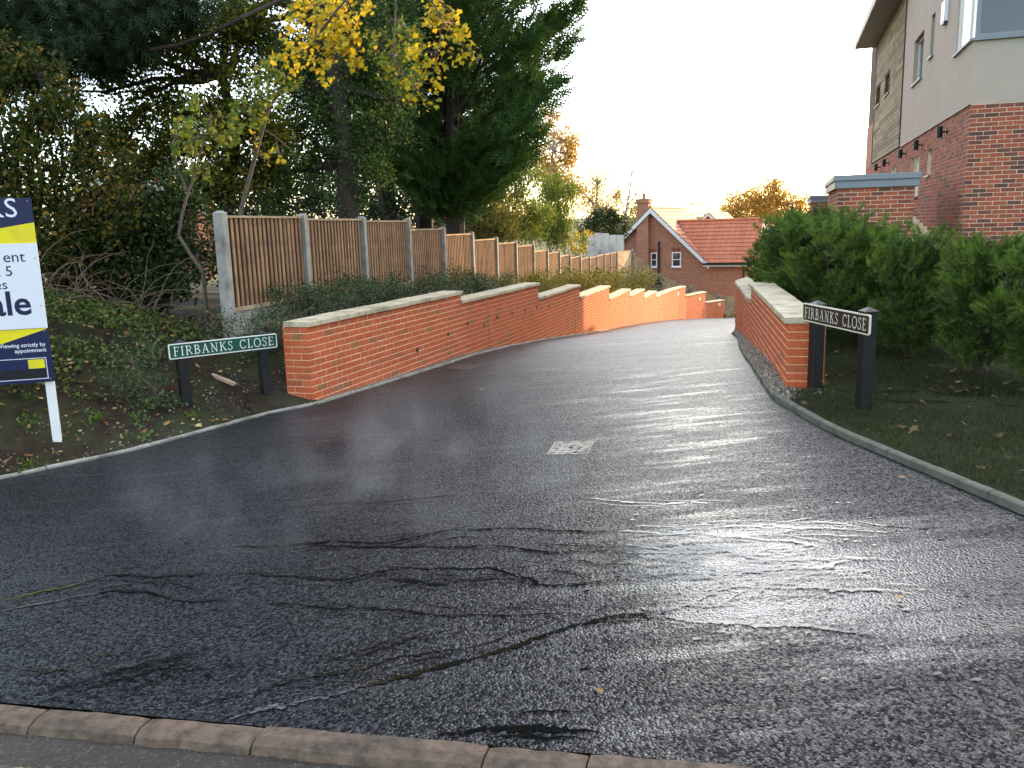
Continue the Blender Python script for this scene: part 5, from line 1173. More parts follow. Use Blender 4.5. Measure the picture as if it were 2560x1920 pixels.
def unit(v): return v / np.maximum(np.linalg.norm(v, axis=-1, keepdims=True), 1e-9)
def inst(T, pos, dirs, size, roll=None, facing=None):
    """copies of template T: its +Y along dirs, +Z turned towards facing (or random)"""
    n = len(pos); y = unit(np.asarray(dirs, float)); r = rng.normal(size=(n, 3)) if facing is None else facing + rng.normal(size=(n, 3)) * .5
    x = unit(np.cross(y, r)); z = np.cross(x, y)
    V = T[0][None] * np.asarray(size).reshape(-1, 1, 1)
    V = V[..., 0:1] * x[:, None] + V[..., 1:2] * y[:, None] + V[..., 2:3] * z[:, None] + pos[:, None]
    k = len(T[0]); F = T[1][None] + (np.arange(n) * k)[:, None, None]
    return V.reshape(-1, 3), F.reshape(-1, T[1].shape[1])
def leaf_obj(name, parts, m, parent, kind=None):
    V, F, o = [], [], 0
    for v, f in parts: V.append(v); F.append(f + o); o += len(v)
    ob = link(name, fast_mesh(name, np.concatenate(V), np.concatenate(F)), m, parent)
    if kind: ob['kind'] = kind
    return ob
def sphere_pts(n, shell=.0):
    d = unit(rng.normal(size=(n, 3))); r = rng.uniform(shell ** 3, 1, n) ** (1 / 3); return d * r[:, None], d

def limb_tubes(mb, p0, p1, r0, r1, n=4, wig=.08, sides=6):
    p0, p1 = Vector(p0), Vector(p1); L = (p1 - p0).length; pts = [p0]
    for i in range(1, n): pts.append(p0.lerp(p1, i / n) + Vector((random.gauss(0, wig * L * .3), random.gauss(0, wig * L * .3), random.gauss(0, wig * L * .2))))
    pts.append(p1); mb.poly_tube(pts, r0, r1, sides); return pts

def blob_tree(name, label, cat, blobs, dens, size, T, m, base, trunk_r=.06, bark=None, group=None, up=.35, tilt=.6, clump=9, sky=.0, twig_r=.012, trunk_pts=None, extra=None, sub=10, trunk_name='trunk', crown_name='crown'):
    """a tree or shrub whose crown follows the listed clumps; leaves sit in sub-clumps on twigs"""
    root = tag(empty(name, base), label, cat, group)
    mb = MB(); parts = []; tops = []
    if trunk_pts: mb.poly_tube([Vector(p) for p in trunk_pts], trunk_r, trunk_r * .4, 7)
    for (x, y, z, r) in blobs:
        c = np.array((x, y, z)); st_ = Vector(base) if not trunk_pts else min((Vector(p) for p in trunk_pts), key=lambda p: (p - Vector((x, y, z - r * .6))).length)
        limb_tubes(mb, st_, (x, y, z), trunk_r * (.55 if trunk_pts else .5), twig_r, 4, .12, 5)
        k = max(4, int(sub)); cc, dd = sphere_pts(k, .35); cc = c + cc * r * np.array((1, 1, .9))
        for q in cc: limb_tubes(mb, (x, y, z), tuple(q), twig_r, twig_r * .35, 2, .15, 3)
        n = int(dens * r * r); who = rng.integers(0, k, n); off = rng.normal(size=(n, 3)) * r * .24
        P = cc[who] + off; d = rng.normal(size=(n, 3)) * tilt + (P - c) / r * .7 + np.array((0, 0, up))
        parts.append(inst(T, P, d, size * rng.uniform(.6, 1.25, n), facing=np.array((0, -.5, 1.0))))
    mb.build(trunk_name, bark or M['bark'], root)
    leaf_obj(crown_name, parts, m, root)
    return root

# cypress row behind the fence
def cypress(x, y, z0, prof, hts, nb, label, lean=(0, 0), nf=110, fl=.46, seed=1):
    root = tag(empty('cypress_tree', (x, y, z0)), label, 'tree', 'tall cypresses behind the panel fence')
    H = hts[-1]; mb = MB(); pts = [Vector((x + lean[0] * t, y + lean[1] * t, z0 + (H - z0) * t)) for t in np.linspace(0, 1, 8)]
    pts = [p + Vector((random.gauss(0, .04), random.gauss(0, .04), 0)) for p in pts]; mb.poly_tube(pts, .25, .05, 9)
    P_, D_, S_ = [], [], []
    for i in range(nb):
        zt = random.uniform(hts[0], hts[-1] - .8) if random.random() < .8 else random.uniform(hts[0], hts[2])
        R = float(np.interp(zt, hts, prof)) * random.uniform(.62, 1.0) * (1.22 if random.random() < .22 else 1.0); a = random.uniform(0, 2 * math.pi); t = (zt - z0) / (H - z0)
        ax, ay = x + lean[0] * t, y + lean[1] * t; zb_ = max(z0 + 1.2, zt - R * .62)
        st_ = Vector((ax, ay, zb_)); en = Vector((ax + math.cos(a) * R, ay + math.sin(a) * R, zt))
        q = limb_tubes(mb, st_, en, .045, .012, 4, .06, 4)
        k = int(nf * (.5 + R / 2.6)); f = rng.uniform(.25, 1.0, k) ** .7; p = np.array(st_)[None] + (np.array(en) - np.array(st_))[None] * f[:, None]
        sp = .12 + .20 * R * (1.15 - f); p = p + rng.normal(size=(k, 3)) * sp[:, None] * .55
        o = np.array((math.cos(a), math.sin(a), .75)); d = o[None] + rng.normal(size=(k, 3)) * .38
        P_.append(p); D_.append(d); S_.append(fl * rng.uniform(.55, 1.2, k))
    mb.build('trunk', M['bark'], root); leaf_obj('crown', [inst(T_FROND, np.concatenate(P_), np.concatenate(D_), np.concatenate(S_))], M['l_cypress'], root)
cypress(-1.25, 19.9, .1, [.5, 1.3, 2.2, 2.75, 3.3, 3.4, 2.6, .3], [2.2, 2.9, 3.8, 5.0, 6.6, 8.5, 11, 14], 190, 'great dark green cypress with feathery boughs sweeping over the fence', lean=(.3, .2))
cypress(-2.1, 21.2, .2, [.6, 1.4, 2.0, 2.4, 2.6, 2.6, 2.0, .3], [3.0, 3.6, 4.3, 5.2, 6.6, 8.5, 11, 13.5], 110, 'dark cypress with straight bare lower trunk between two others')
cypress(-2.75, 20.3, .25, [.5, 1.2, 1.8, 2.2, 2.4, 2.4, 1.8, .3], [3.3, 3.9, 4.6, 5.4, 6.6, 8.5, 11, 13], 100, 'dark cypress with leaning pale trunk next to the ivy clad tree', lean=(-.9, .3))

gz = lambda x, y: float(zbank(x, y))
blob_tree('hawthorn_thicket', 'yellowing hawthorn thicket behind the sale board', 'shrub', BL['hawthorn'], 7000, .075, T_LEAF, M['l_haw'], (-6.2, 11.6, gz(-6.2, 11.6)), .08, sub=14)
blob_tree('holly_thicket', 'dark glossy evergreen thicket left of the fence end', 'shrub', BL['holly'], 7500, .072, T_LEAF, M['l_holly'], (-5.1, 12.1, gz(-5.1, 12.1)), .07, sub=14)
blob_tree('field_maple', 'olive leaved field maple with sky showing through its branches', 'tree', BL['fieldmaple'], 5600, .085, T_LEAF, M['l_field'], (-4.9, 15.1, gz(-4.9, 15.1)), .13, sub=12,
          trunk_pts=[(-4.9, 15.1, gz(-4.9, 15.1) - .1), (-4.95, 15.1, 2.2), (-4.7, 15.15, 3.3), (-4.85, 15.2, 4.4), (-4.6, 15.3, 6.0)])
blob_tree('ivy_clad_tree', 'tall tree smothered in light green ivy beside the cypresses', 'tree', BL['ivy'], 6000, .064, T_LEAF, M['l_ivy'], (-2.87, 15.4, gz(-2.87, 15.4)), .24, sub=14,
          trunk_pts=[(-2.87, 15.4, gz(-2.87, 15.4) - .1), (-2.86, 15.35, 1.5), (-2.85, 15.45, 2.9), (-2.95, 15.5, 4.2), (-3.1, 15.6, 5.6), (-3.2, 15.7, 7.5)])
# ivy roots on its trunk
blob_tree('understorey_shrub', 'shaded dark shrub behind the first fence panels', 'shrub', BL['under'], 2600, .085, T_LEAF, M['l_holly'], (-3.6, 17.6, gz(-3.6, 17.6)), .06, sub=10)
blob_tree('understorey_shrub', 'shaded dark shrub filling the gaps between the cypress trunks', 'shrub', BL['under2'], 1200, .13, T_LEAF, M['l_holly'], (-3.4, 25.2, gz(-3.4, 25.2)), .06, sub=10)

blob_tree('evergreen_thicket', 'deep shaded evergreen thicket behind the ivy clad tree', 'shrub', [(x, 30 + random.uniform(-1, 1), z, 1.25) for x in np.arange(-13.5, -.5, 1.15) for z in (1.6, 3.0)] + [(x, 31, 4.3, 1.1) for x in np.arange(-8.5, -1.5, 1.2)], 420, .17, T_LEAF, M['l_holly'], (-6, 30, .3), .1, sub=12)
# drooping conifer overhead
root = tag(empty('drooping_conifer', (-9.2, 14.2, gz(-9.2, 14.2))), 'dark drooping conifer reaching in from the top left over the thicket', 'tree')
mb = MB(); mb.poly_tube([Vector((-9.2, 14.2, .8)), Vector((-9.2, 14.2, 4)), Vector((-9.1, 14.2, 9))], .28, .1, 8)
P_, D_ = [], []
for (x, y, z, r) in BL['conifer']:
    e = Vector((x, y, z + .15)); q = limb_tubes(mb, (-9.15, 14.2, z + .9), e, .05, .012, 6, .06, 5)
    for j in range(17):
        a = random.choice(q[2:]); t_ = Vector((random.gauss(x, r * .75), random.gauss(y, r * .6), random.gauss(z, r * .32))); limb_tubes(mb, a, t_, .012, .004, 3, .15, 3)
        k = 42; f = rng.uniform(.3, 1, k); p = np.array(a)[None] * (1 - f[:, None]) + np.array(t_)[None] * f[:, None] + rng.normal(size=(k, 3)) * .09
        P_.append(p); D_.append(np.array((t_ - a).normalized() * .7)[None] + np.array((0, 0, -.55))[None] + rng.normal(size=(k, 3)) * .35)
for q in [[(-7.82, 13.7, 4.3), (-7.25, 13.8, 4.72), (-6.68, 13.84, 4.95), (-5.9, 13.9, 5.4)], [(-5.9, 13.7, 4.42), (-5.64, 13.75, 4.5), (-5.01, 13.78, 4.6), (-4.57, 13.8, 4.74), (-4.07, 13.85, 4.97), (-3.4, 14.6, 5.5)]]: mb.poly_tube([Vector(p) for p in q], .035, .03, 5)
mb.build('trunk', M['bark'], root); P_ = np.concatenate(P_); leaf_obj('crown', [inst(T_DROOP, P_, np.concatenate(D_), .27 * rng.uniform(.6, 1.3, len(P_)))], M['l_darkcon'], root)

# maples at the fence end
def maple(name, label, trunks, groups, base, single=0):
    root = tag(empty(name, base), label, 'tree'); mb = MB()
    for pts, r0, r1 in trunks: mb.poly_tube([Vector(p) for p in pts], r0, r1, 7)
    allp = [Vector(p) for pts, _, _ in trunks for p in pts]; rec = {}
    for key, dens, m in groups:
        for (x, y, z, r) in BL[key]:
            c = Vector((x, y, z)); a = min(allp, key=lambda p: (p - c).length); limb_tubes(mb, a, c, .012, .006, 4, .12, 4)
            k = 9; cc, _ = sphere_pts(k, .3); cc = np.array(c) + cc * r * np.array((1.3, .9, 1.2))
            for q in cc: limb_tubes(mb, c, tuple(q), .005, .002, 2, .1, 3)
            n = max(5, int(dens * r * r)); who = rng.integers(0, k, n); P = cc[who] + rng.normal(size=(n, 3)) * r * .22
            D = rng.normal(size=(n, 3)) * .55 + np.array((0, -.15, -.45)); S = .074 * rng.uniform(.55, 1.3, n)
            rec.setdefault(m, []).append((P, D, S))
    mb.build('trunk', M['bark_pale'], root)
    left = single
    lm = {}
    for m, L in rec.items():
        P = np.concatenate([q[0] for q in L]); D = np.concatenate([q[1] for q in L]); S = np.concatenate([q[2] for q in L])
        k = min(left, len(P)); left -= k
        if k:
            me = fast_mesh('leaf', T_MAPLE[0], T_MAPLE[1]); me.materials.append(M[m]); inv = PINV(root)
            y = unit(D[:k]); r = np.array((0, -.8, .9)) + rng.normal(size=(k, 3)) * .5; x = unit(np.cross(y, r)); z = np.cross(x, y)
            for i in range(k):
                o = bpy.data.objects.new('leaf', me); COL.objects.link(o); o.parent = root; s = S[i]
                o.matrix_local = inv @ Matrix(((x[i, 0] * s, y[i, 0] * s, z[i, 0] * s, P[i, 0]), (x[i, 1] * s, y[i, 1] * s, z[i, 1] * s, P[i, 1]), (x[i, 2] * s, y[i, 2] * s, z[i, 2] * s, P[i, 2]), (0, 0, 0, 1)))
        if k < len(P): leaf_obj('leaves', [inst(T_MAPLE, P[k:], D[k:], S[k:], facing=np.array((0, -.8, .9)))], M[m], root, 'stuff')
    return root
zA, zB_ = gz(-3.95, 10.9), gz(-3.6, 11.45)
maple('young_maple', 'young green leaved maple with bent thin trunk beside the fence end post',
      [([(-3.95, 10.9, zA - .1), (-3.95, 10.9, 1.2), (-4.1, 10.95, 1.42), (-4.25, 10.99, 1.67), (-4.2, 11.05, 1.95), (-4.115, 11.1, 2.22), (-4.03, 11.13, 2.4), (-3.974, 11.17, 2.62), (-3.85, 11.2, 2.95), (-3.78, 11.27, 3.2)], .027, .009),
       ([(-4.115, 11.1, 2.22), (-4.2, 11.05, 2.5), (-4.22, 11.0, 2.8)], .012, .006), ([(-4.0, 11.13, 2.5), (-3.8, 11.1, 2.55), (-3.6, 11.0, 2.62)], .009, .005)],
      [('mapleA', 1500, 'l_mapleg')], (-3.95, 10.9, zA), 150)
maple('young_maple', 'slender maple with bright yellow leaves hanging above the fence',
      [([(-3.6, 11.45, zB_ - .1), (-3.57, 11.45, 1.96), (-3.45, 11.5, 2.35), (-3.34, 11.6, 2.74), (-3.24, 11.65, 3.05), (-3.15, 11.7, 3.32), (-2.9, 11.5, 3.55), (-2.62, 11.2, 3.77), (-2.3, 10.9, 3.98), (-2.03, 10.65, 4.2), (-1.7, 10.7, 4.55), (-1.25, 10.8, 4.75), (-.9, 10.85, 4.5), (-.7, 10.8, 4.1)], .032, .009),
       ([(-3.24, 11.65, 3.05), (-3.0, 11.4, 2.9), (-2.75, 11.2, 2.7)], .010, .005), ([(-1.25, 10.8, 4.75), (-1.3, 10.85, 4.2), (-1.35, 10.85, 3.75), (-1.1, 10.8, 3.4)], .012, .005)],
      [('mapleBy', 1700, 'l_mapley'), ('mapleBg', 1500, 'l_mapleg'), ('mapleBs', 1100, 'l_mapley'), ('mapleC', 1150, 'l_maplem'), ('mapleCg', 1500, 'l_mapleg')], (-3.6, 11.45, zB_), 300)

# far shrubs and trees
g_w = 'willowy shrubs beyond the stepped fence'
zf_ = lambda y: float(np.interp(y, _FY, _FZ))
blob_tree('willow_shrub', 'brownish green willowy shrub next to the great cypress', 'shrub', BL['willow1'], 2600, .15, T_NARROW, M['l_willow'], (-.6, 28.5, zf_(26)), .05, M['twig_far'], g_w, up=.9, tilt=.4)
blob_tree('willow_shrub', 'tall olive green willowy shrub in the middle of the stepped fence', 'shrub', BL['willow2'], 2400, .16, T_NARROW, M['l_willowg'], (.4, 30.5, zf_(27)), .05, M['twig_far'], g_w, up=.9, tilt=.4)
blob_tree('willow_shrub', 'fresh green willowy shrub beside the dark ivy dome', 'shrub', BL['willow3'], 2000, .17, T_NARROW, M['l_willowg'], (1.6, 33.5, zf_(29)), .05, M['twig_far'], g_w, up=.9, tilt=.4)
blob_tree('yellow_shrub', 'small yellow shrub at the corner of the pale panel wall', 'shrub', BL['yellow'], 900, .13, T_LEAF, M['l_yellow'], (3.0, 39.6, -.6), .04, M['twig_far'])
blob_tree('autumn_tree', 'thin orange autumn tree rising beside the great cypress', 'tree', BL['autumn'], 1500, .15, T_LEAF, M['l_autumn'], (2.6, 50, -1.5), .11, M['twig_far'], sub=26, twig_r=.03,
          trunk_pts=[(2.4, 50, -2), (2.4, 50, 2.5), (2.6, 50, 4.5), (2.75, 50, 6.0)])
blob_tree('pale_tree', 'pale yellow half bare tree behind the ivy dome', 'tree', BL['pale'], 1700, .16, T_NARROW, M['l_pale'], (5.3, 51.5, -2), .08, M['twig_far'], sub=30, twig_r=.028, up=.9,
          trunk_pts=[(5.2, 51.5, -2), (5.3, 51.5, 2.2), (5.5, 51.5, 4.2)])
blob_tree('ivy_dome', 'dark rounded ivy mass draped over the pale panel wall', 'shrub', BL['ivydome'], 2300, .12, T_LEAF, M['l_holly'], (4.8, 43.0, -.8), .08, M['twig_far'])
root = tag(empty('bare_tree', (6.1, 44.8, -1.5)), 'bare leafless sapling forking beside the house chimney', 'tree'); mb = MB()
for q, r0, r1 in (([(6.0, 44.7, -1.5), (6.13, 44.8, 1.7), (6.5, 45.1, 3.5), (6.69, 45.4, 5.0), (6.78, 45.6, 6.3)], .075, .015), ([(6.4, 45.0, 2.7), (7.0, 45.1, 3.4), (7.5, 45.2, 4.1), (7.9, 45.3, 4.35), (8.5, 45.3, 4.55), (8.95, 45.3, 4.75)], .04, .01), ([(6.6, 45.2, 4.2), (6.85, 45.3, 4.75), (7.3, 45.3, 5.05)], .03, .008), ([(6.2, 44.9, 2.1), (5.9, 44.9, 3.2), (5.7, 45, 4.2)], .03, .008), ([(6.69, 45.4, 5.0), (6.95, 45.4, 5.4), (7.0, 45.4, 5.8)], .015, .006)):
    mb.poly_tube([Vector(p) for p in q], r0, r1, 6)
    for p, p2 in zip(q[1:], q[2:]):
        for k in range(4): a = Vector(p).lerp(Vector(p2), random.random()); limb_tubes(mb, a, a + Vector((random.gauss(0, .35), random.gauss(0, .2), random.uniform(.1, .6))), .01, .004, 3, .2, 3)
mb.build('trunk', M['twig_far'], root)
blob_tree('autumn_tree', 'broad golden autumn tree beyond the red roofs by the yew hedge', 'tree', BL['autumn2'], 900, .20, T_LEAF, M['l_autumn'], (21.5, 71.5, -5), .4, M['twig_far'], sub=24, twig_r=.05)
for i, (x, y, r, h, mm, lab) in enumerate([(12, 95, 7, 2.0, 'l_willow', 'dull green distant tree left of the chimney'), (30, 110, 9, 1.5, 'l_willowg', 'distant green tree crown low behind the roofs'), (-4, 80, 6, 3.0, 'l_willow', 'distant olive tree crown behind the autumn tree')]):
    blob_tree('distant_tree', lab, 'tree', [(x + random.uniform(-.5, .5) * r, y + random.uniform(-.5, .5) * r, h - 2 + random.uniform(-.3, .2) * r * .5, r * .45) for _ in range(7)], 110, .32, T_LEAF, M[mm], (x, y, -6.2), .4, M['twig_far'], sub=16, twig_r=.05, trunk_pts=[(x, y, -6.3), (x, y, -2), (x, y, h - 2)])

# cotoneaster bed behind the long wall
gc = 'cotoneaster shrubs in the bed behind the long wall'
spots = [(0.55, .55, .42, .34, 0), (1.3, .75, .45, .42, 0), (2.1, .6, .42, .36, 0), (2.9, .8, .5, .40, 0), (3.8, .6, .45, .34, 0), (4.7, .8, .5, .42, 1), (5.6, .6, .45, .36, 0), (6.6, .85, .55, .42, 0), (7.7, .65, .55, .36, 0),
         (8.9, .9, .6, .40, 0), (10.1, .7, .55, .34, 1), (11.5, 1.0, .65, .36, 1), (13.2, .9, .7, .36, 1), (15.2, 1.1, .8, .40, 1), (17.5, 1.2, .9, .42, 1), (20, 1.3, 1.0, .45, 1), (22.6, 1.5, 1.0, .45, 1), (25.5, 1.6, 1.1, .45, 1), (28.5, 1.8, 1.2, .45, 1)]
wordsA = ['at the near wall end', 'under the first fence panel', 'below the second fence post', 'under the second fence panel', 'behind the first coping step', 'with brown berries below the third fence panel', 'below the fourth fence post', 'under the fifth fence panel', 'below the sixth fence post', 'under the seventh fence panel',
          'behind the second coping step', 'behind the third coping run', 'behind the third coping step', 'behind the fourth coping run', 'behind the fourth coping step', 'behind the fifth coping run', 'behind the sixth coping run', 'behind the seventh coping run', 'inside the curve of the wall']
for (s, u, r, h, yl), wd in zip(spots, wordsA):
    x, y, tx, ty = WALL_L.ev(s); cx, cy = x - ty * (WALL_T + u), y + tx * (WALL_T + u); z = gz(cx, cy); near = s < 11
    bl_s = [(cx + random.gauss(0, r * .55) + tx * random.uniform(-.4, .4), cy + random.gauss(0, r * .4) + ty * random.uniform(-.4, .4), z + random.uniform(.3, .85) * h, r * random.uniform(.42, .62)) for _ in range(6)]
    sz = .034 if near else (.05 if s < 16 else .08)
    blob_tree('cotoneaster_shrub', ('olive yellow' if yl and s > 10 else 'dark green') + ' cotoneaster ' + wd, 'shrub', bl_s, (7500 if near else 4200) * (.030 / sz) ** .5 if s < 16 else 1500, sz, T_LEAF, M['l_coton_y'] if yl and s > 9.5 else M['l_coton'], (cx, cy, z), .014, M['twig'], gc, sub=9, twig_r=.004, up=.4, trunk_name='stem', crown_name='foliage')
    if s < 13:     # long shoots standing up against the fence
        pass
# wispy shoots
root = tag(empty('cotoneaster_shoots', (-2.6, 12.2, .5)), 'thin arching cotoneaster shoots standing against the fence boards', 'shrub', kind='stuff'); mb = MB(); P_ = []
for i in range(46):
    s = random.uniform(.4, 12); x, y, tx, ty = WALL_L.ev(s); u = random.uniform(.8, 1.25); p = Vector((x - ty * (WALL_T + u), y + tx * (WALL_T + u), 0)); p.z = gz(p.x, p.y) + .15
    q = [p]; d = Vector((random.gauss(0, .2), random.gauss(0, .2), 1)); L = random.uniform(.25, .65)
    for k in range(5): d += Vector((random.gauss(.03, .14), random.gauss(0, .14), -.12)); q.append(q[-1] + d.normalized() * L / 5)
    mb.poly_tube(q, .004, .0015, 3)
    for k in range(14): f = random.random() * 4.99; j = int(f); P_.append(tuple(q[j].lerp(q[j + 1], f - j)))
mb.build('stems', M['twig'], root); P_ = np.array(P_); leaf_obj('leaves', [inst(T_LEAF, P_, rng.normal(size=P_.shape) + np.array((0, 0, .4)), .034 * rng.uniform(.6, 1.2, len(P_)))], M['l_coton_y'], root)

# yew hedge
gy = 'yew shrubs of the hedge'
YEW = [(4.36, 6.75, 1.32, .46, 'clipped yew shrub farthest from the wall end beyond the dark name plate'), (4.28, 7.5, 1.36, .44, 'bushy yew shrub with a bare forked base right of the dark name plate'), (4.12, 8.45, 1.42, .50, 'yew shrub directly behind the dark name plate'), (4.02, 9.4, 1.50, .50, 'yew shrub behind the near end of the short wall'),
       (4.08, 10.4, 1.58, .55, 'tall yew shrub behind the first coping run of the short wall'), (4.22, 11.5, 1.68, .60, 'tallest yew shrub by the coping step of the short wall'), (4.42, 12.7, 1.68, .62, 'yew shrub overhanging the second coping run'), (4.66, 13.9, 1.56, .62, 'yew shrub at the far end of the short wall'), (5.0, 15.1, 1.45, .6, 'yew shrub where the short wall turns away')]
for i, (x, y, zt, r, lab) in enumerate(YEW):
    z0 = float(zlawn(x, y)); root = tag(empty('yew_shrub', (x, y, z0)), lab, 'shrub', gy); mb = MB(); H = zt - z0
    stems = [limb_tubes(mb, (x + random.gauss(0, .02), y + random.gauss(0, .02), z0 - .05), (x + random.gauss(0, r * .4), y + random.gauss(0, r * .4), z0 + H * .75), .030 if j == 0 else .018, .008, 5, .10, 6) for j in range(5)]
    P_, D_, S_ = [], [], []; nb = 74 if i < 3 else 100
    for j in range(nb):
        h = random.random() ** .8; a = random.uniform(0, 2 * math.pi); rr_ = (1.0 if i < 3 else 1.15) * r * (1.0 - .5 * max(0, h - .55) / .45) * random.uniform(.5, 1.08) * (.75 + .25 * min(1, h / .3))
        t_ = Vector((x + math.cos(a) * rr_, y + math.sin(a) * rr_, z0 + (.22 if i < 2 else .08) + (H - (.20 if i < 2 else .06)) * h * random.uniform(.93, 1.05))); q = random.choice(stems); st_ = min(q, key=lambda p: (p - t_).length)
        st_ = st_.lerp(t_, .1) - Vector((0, 0, .05)); limb_tubes(mb, st_, t_, .008, .003, 3, .1, 3)
        k = 62; f = rng.uniform(.25, 1.05, k); p = np.array(st_)[None] * (1 - f[:, None]) + np.array(t_)[None] * f[:, None] + rng.normal(size=(k, 3)) * .05 * (1.4 - f[:, None])
        P_.append(p); D_.append(np.array((t_ - st_).normalized())[None] + np.array((0, 0, .55))[None] + rng.normal(size=(k, 3)) * .42); S_.append(.125 * rng.uniform(.6, 1.2, k))
    for j in range(17):   # leaders above the clipped top
        t_ = Vector((x + random.gauss(0, r * .45), y + random.gauss(0, r * .45), zt + random.uniform(-.08, .17))); st_ = min((p for q_ in stems for p in q_), key=lambda p: (p - t_).length); limb_tubes(mb, st_, t_, .006, .002, 3, .1, 3); st_ = st_.lerp(t_, .4)
        k = 40; f = rng.uniform(0, 1, k); P_.append(np.array(st_)[None] * (1 - f[:, None]) + np.array(t_)[None] * f[:, None] + rng.normal(size=(k, 3)) * .012); D_.append(np.array((0, 0, .8))[None] + rng.normal(size=(k, 3)) * .5); S_.append(.10 * rng.uniform(.6, 1.1, k))
    mb.build('trunk', M['bark'], root); P_, D_, S_ = map(np.concatenate, (P_, D_, S_))
    d = np.hypot(P_[:, 0] - x, P_[:, 1] - y) / r; outer = (d + np.clip((P_[:, 2] - z0) / H - .5, 0, 1) + rng.normal(size=len(d)) * .2) > 1.05
    leaf_obj('foliage', [inst(T_YEW, P_[~outer], D_[~outer], S_[~outer])], M['l_yew'], root); leaf_obj('new_growth', [inst(T_YEW, P_[outer], D_[outer], S_[outer])], M['l_yewtip'], root)

# low cover on the bank, left of the name plate
blob_tree('ground_shrub', 'low spreading cotoneaster on the bank between the sale board and name plate', 'shrub', [(x, y, z - .03, r * 1.1) for x, y, z, r in BL['cover'][:4]], 6500, .036, T_LEAF, M['l_coton'], (-3.75, 8.65, gz(-3.75, 8.65)), .014, M['twig'], sub=12, twig_r=.004, trunk_name='stem', crown_name='foliage')

def scatter(n, area, zf, seedf=None):
    x = rng.uniform(area[0], area[1], n); y = rng.uniform(area[2], area[3], n); return x, y, zf(x, y)
def nfield(x, y, s): return np.array([noise.noise((a * s, b * s, 1.3)) for a, b in zip(x, y)])
# ivy and weeds over the bank
x, y, z = scatter(60000, (-10, -2.2, 5, 14), zbank); u, s = LB.near(x, y)
w = nfield(x, y, 1.1) * .9 + nfield(x, y, 4) * .4 + np.clip((u - .8) / 1.0, -.9, 1.1); k = (u > .12) & (w > np.where(u < 1.3, .40, .12)) & (s < LB_S0 + .6)
P_ = np.stack([x, y, z + rng.uniform(0, .10, len(x)) * np.clip(u, 0, 1.4)], -1)[k]
tag(leaf_obj('bank_ivy', [inst(T_LEAF, P_, rng.normal(size=P_.shape) + np.array((0, 0, .25)), .055 * rng.uniform(.5, 1.3, len(P_)), facing=np.array((0, -.3, 1.)))], M['l_cover'], None), 'low ivy and weeds creeping over the soil bank', 'ground cover', kind='stuff')
P_ = []
for _ in range(26):
    cx, cy = random.uniform(-5.4, -3.0), random.uniform(6.6, 9.0); u, s = LB.near(cx, cy)
    if .1 < u < 1.3: P_ += [(cx + random.gauss(0, .05), cy + random.gauss(0, .05)) for _ in range(28)]
P_ = np.array(P_); P_ = np.c_[P_, zbank(P_[:, 0], P_[:, 1]) + rng.uniform(.0, .05, len(P_))]
tag(leaf_obj('weeds', [inst(T_LEAF, P_, rng.normal(size=P_.shape) * .8 + np.array((0, 0, .8)), .045 * rng.uniform(.5, 1.3, len(P_)))], M['l_weed'], None), 'small bright green weed tufts in the bare soil', 'weeds', kind='stuff')
# fallen leaves
def fallen(name, n, area, zf, path, sgn, lo, hi, label, size=.05, m='l_fallen'):
    x, y, z = scatter(n, area, zf); u, s = path.near(x, y); k = (u * sgn > lo) & (u * sgn < hi); P = np.stack([x, y, z + .012 + rng.uniform(0, .02, n)], -1)[k]
    d = rng.normal(size=P.shape); d[:, 2] *= .25; h = len(P) // 3
    tag(leaf_obj(name, [inst(T_MAPLE, P[:h], d[:h], size * rng.uniform(.6, 1.5, h), facing=np.array((0, 0, 1.5))), inst(T_LEAF, P[h:], d[h:], size * .8 * rng.uniform(.5, 1.4, len(P) - h), facing=np.array((0, 0, 1.2)))], M[m], None), label, 'leaves', kind='stuff')
fallen('fallen_leaves', 4200, (-9, -2.2, 4.5, 12.5), zbank, LB, 1, .06, 3.0, 'brown and yellow fallen leaves on the soil bank', .055)
fallen('fallen_leaves', 520, (2.3, 6.5, 2.5, 9), zlawn, RB, -1, .08, 3.0, 'dull fallen leaves in the grass of the verge', .05, 'l_fallen_dull')
for i, (lx, ly, sc_, lab) in enumerate([(1.55, 3.2, .035, 'small orange leaf stuck on the wet asphalt near the trickles'), (.27, 2.72, .03, 'red brown leaf on the asphalt close to the kerb'), (2.28, 4.75, .04, 'brown leaf on the asphalt beside the verge edging'), (-.35, 9.0, .06, 'curled pinkish leaf on the drive near the long wall'), (-1.45, 9.75, .06, 'flat brown leaf at the foot of the long wall')]):
    P = np.array([(lx, ly, float(zsurf(lx, ly)) + .012)]); o = leaf_obj('fallen_leaf', [inst(T_MAPLE, P, np.array([(1, .4, .15)]), np.array([sc_]), facing=np.array((0, 0, 2.)))], M['l_fallen'], None); tag(o, lab, 'leaf', 'single leaves on the drive')
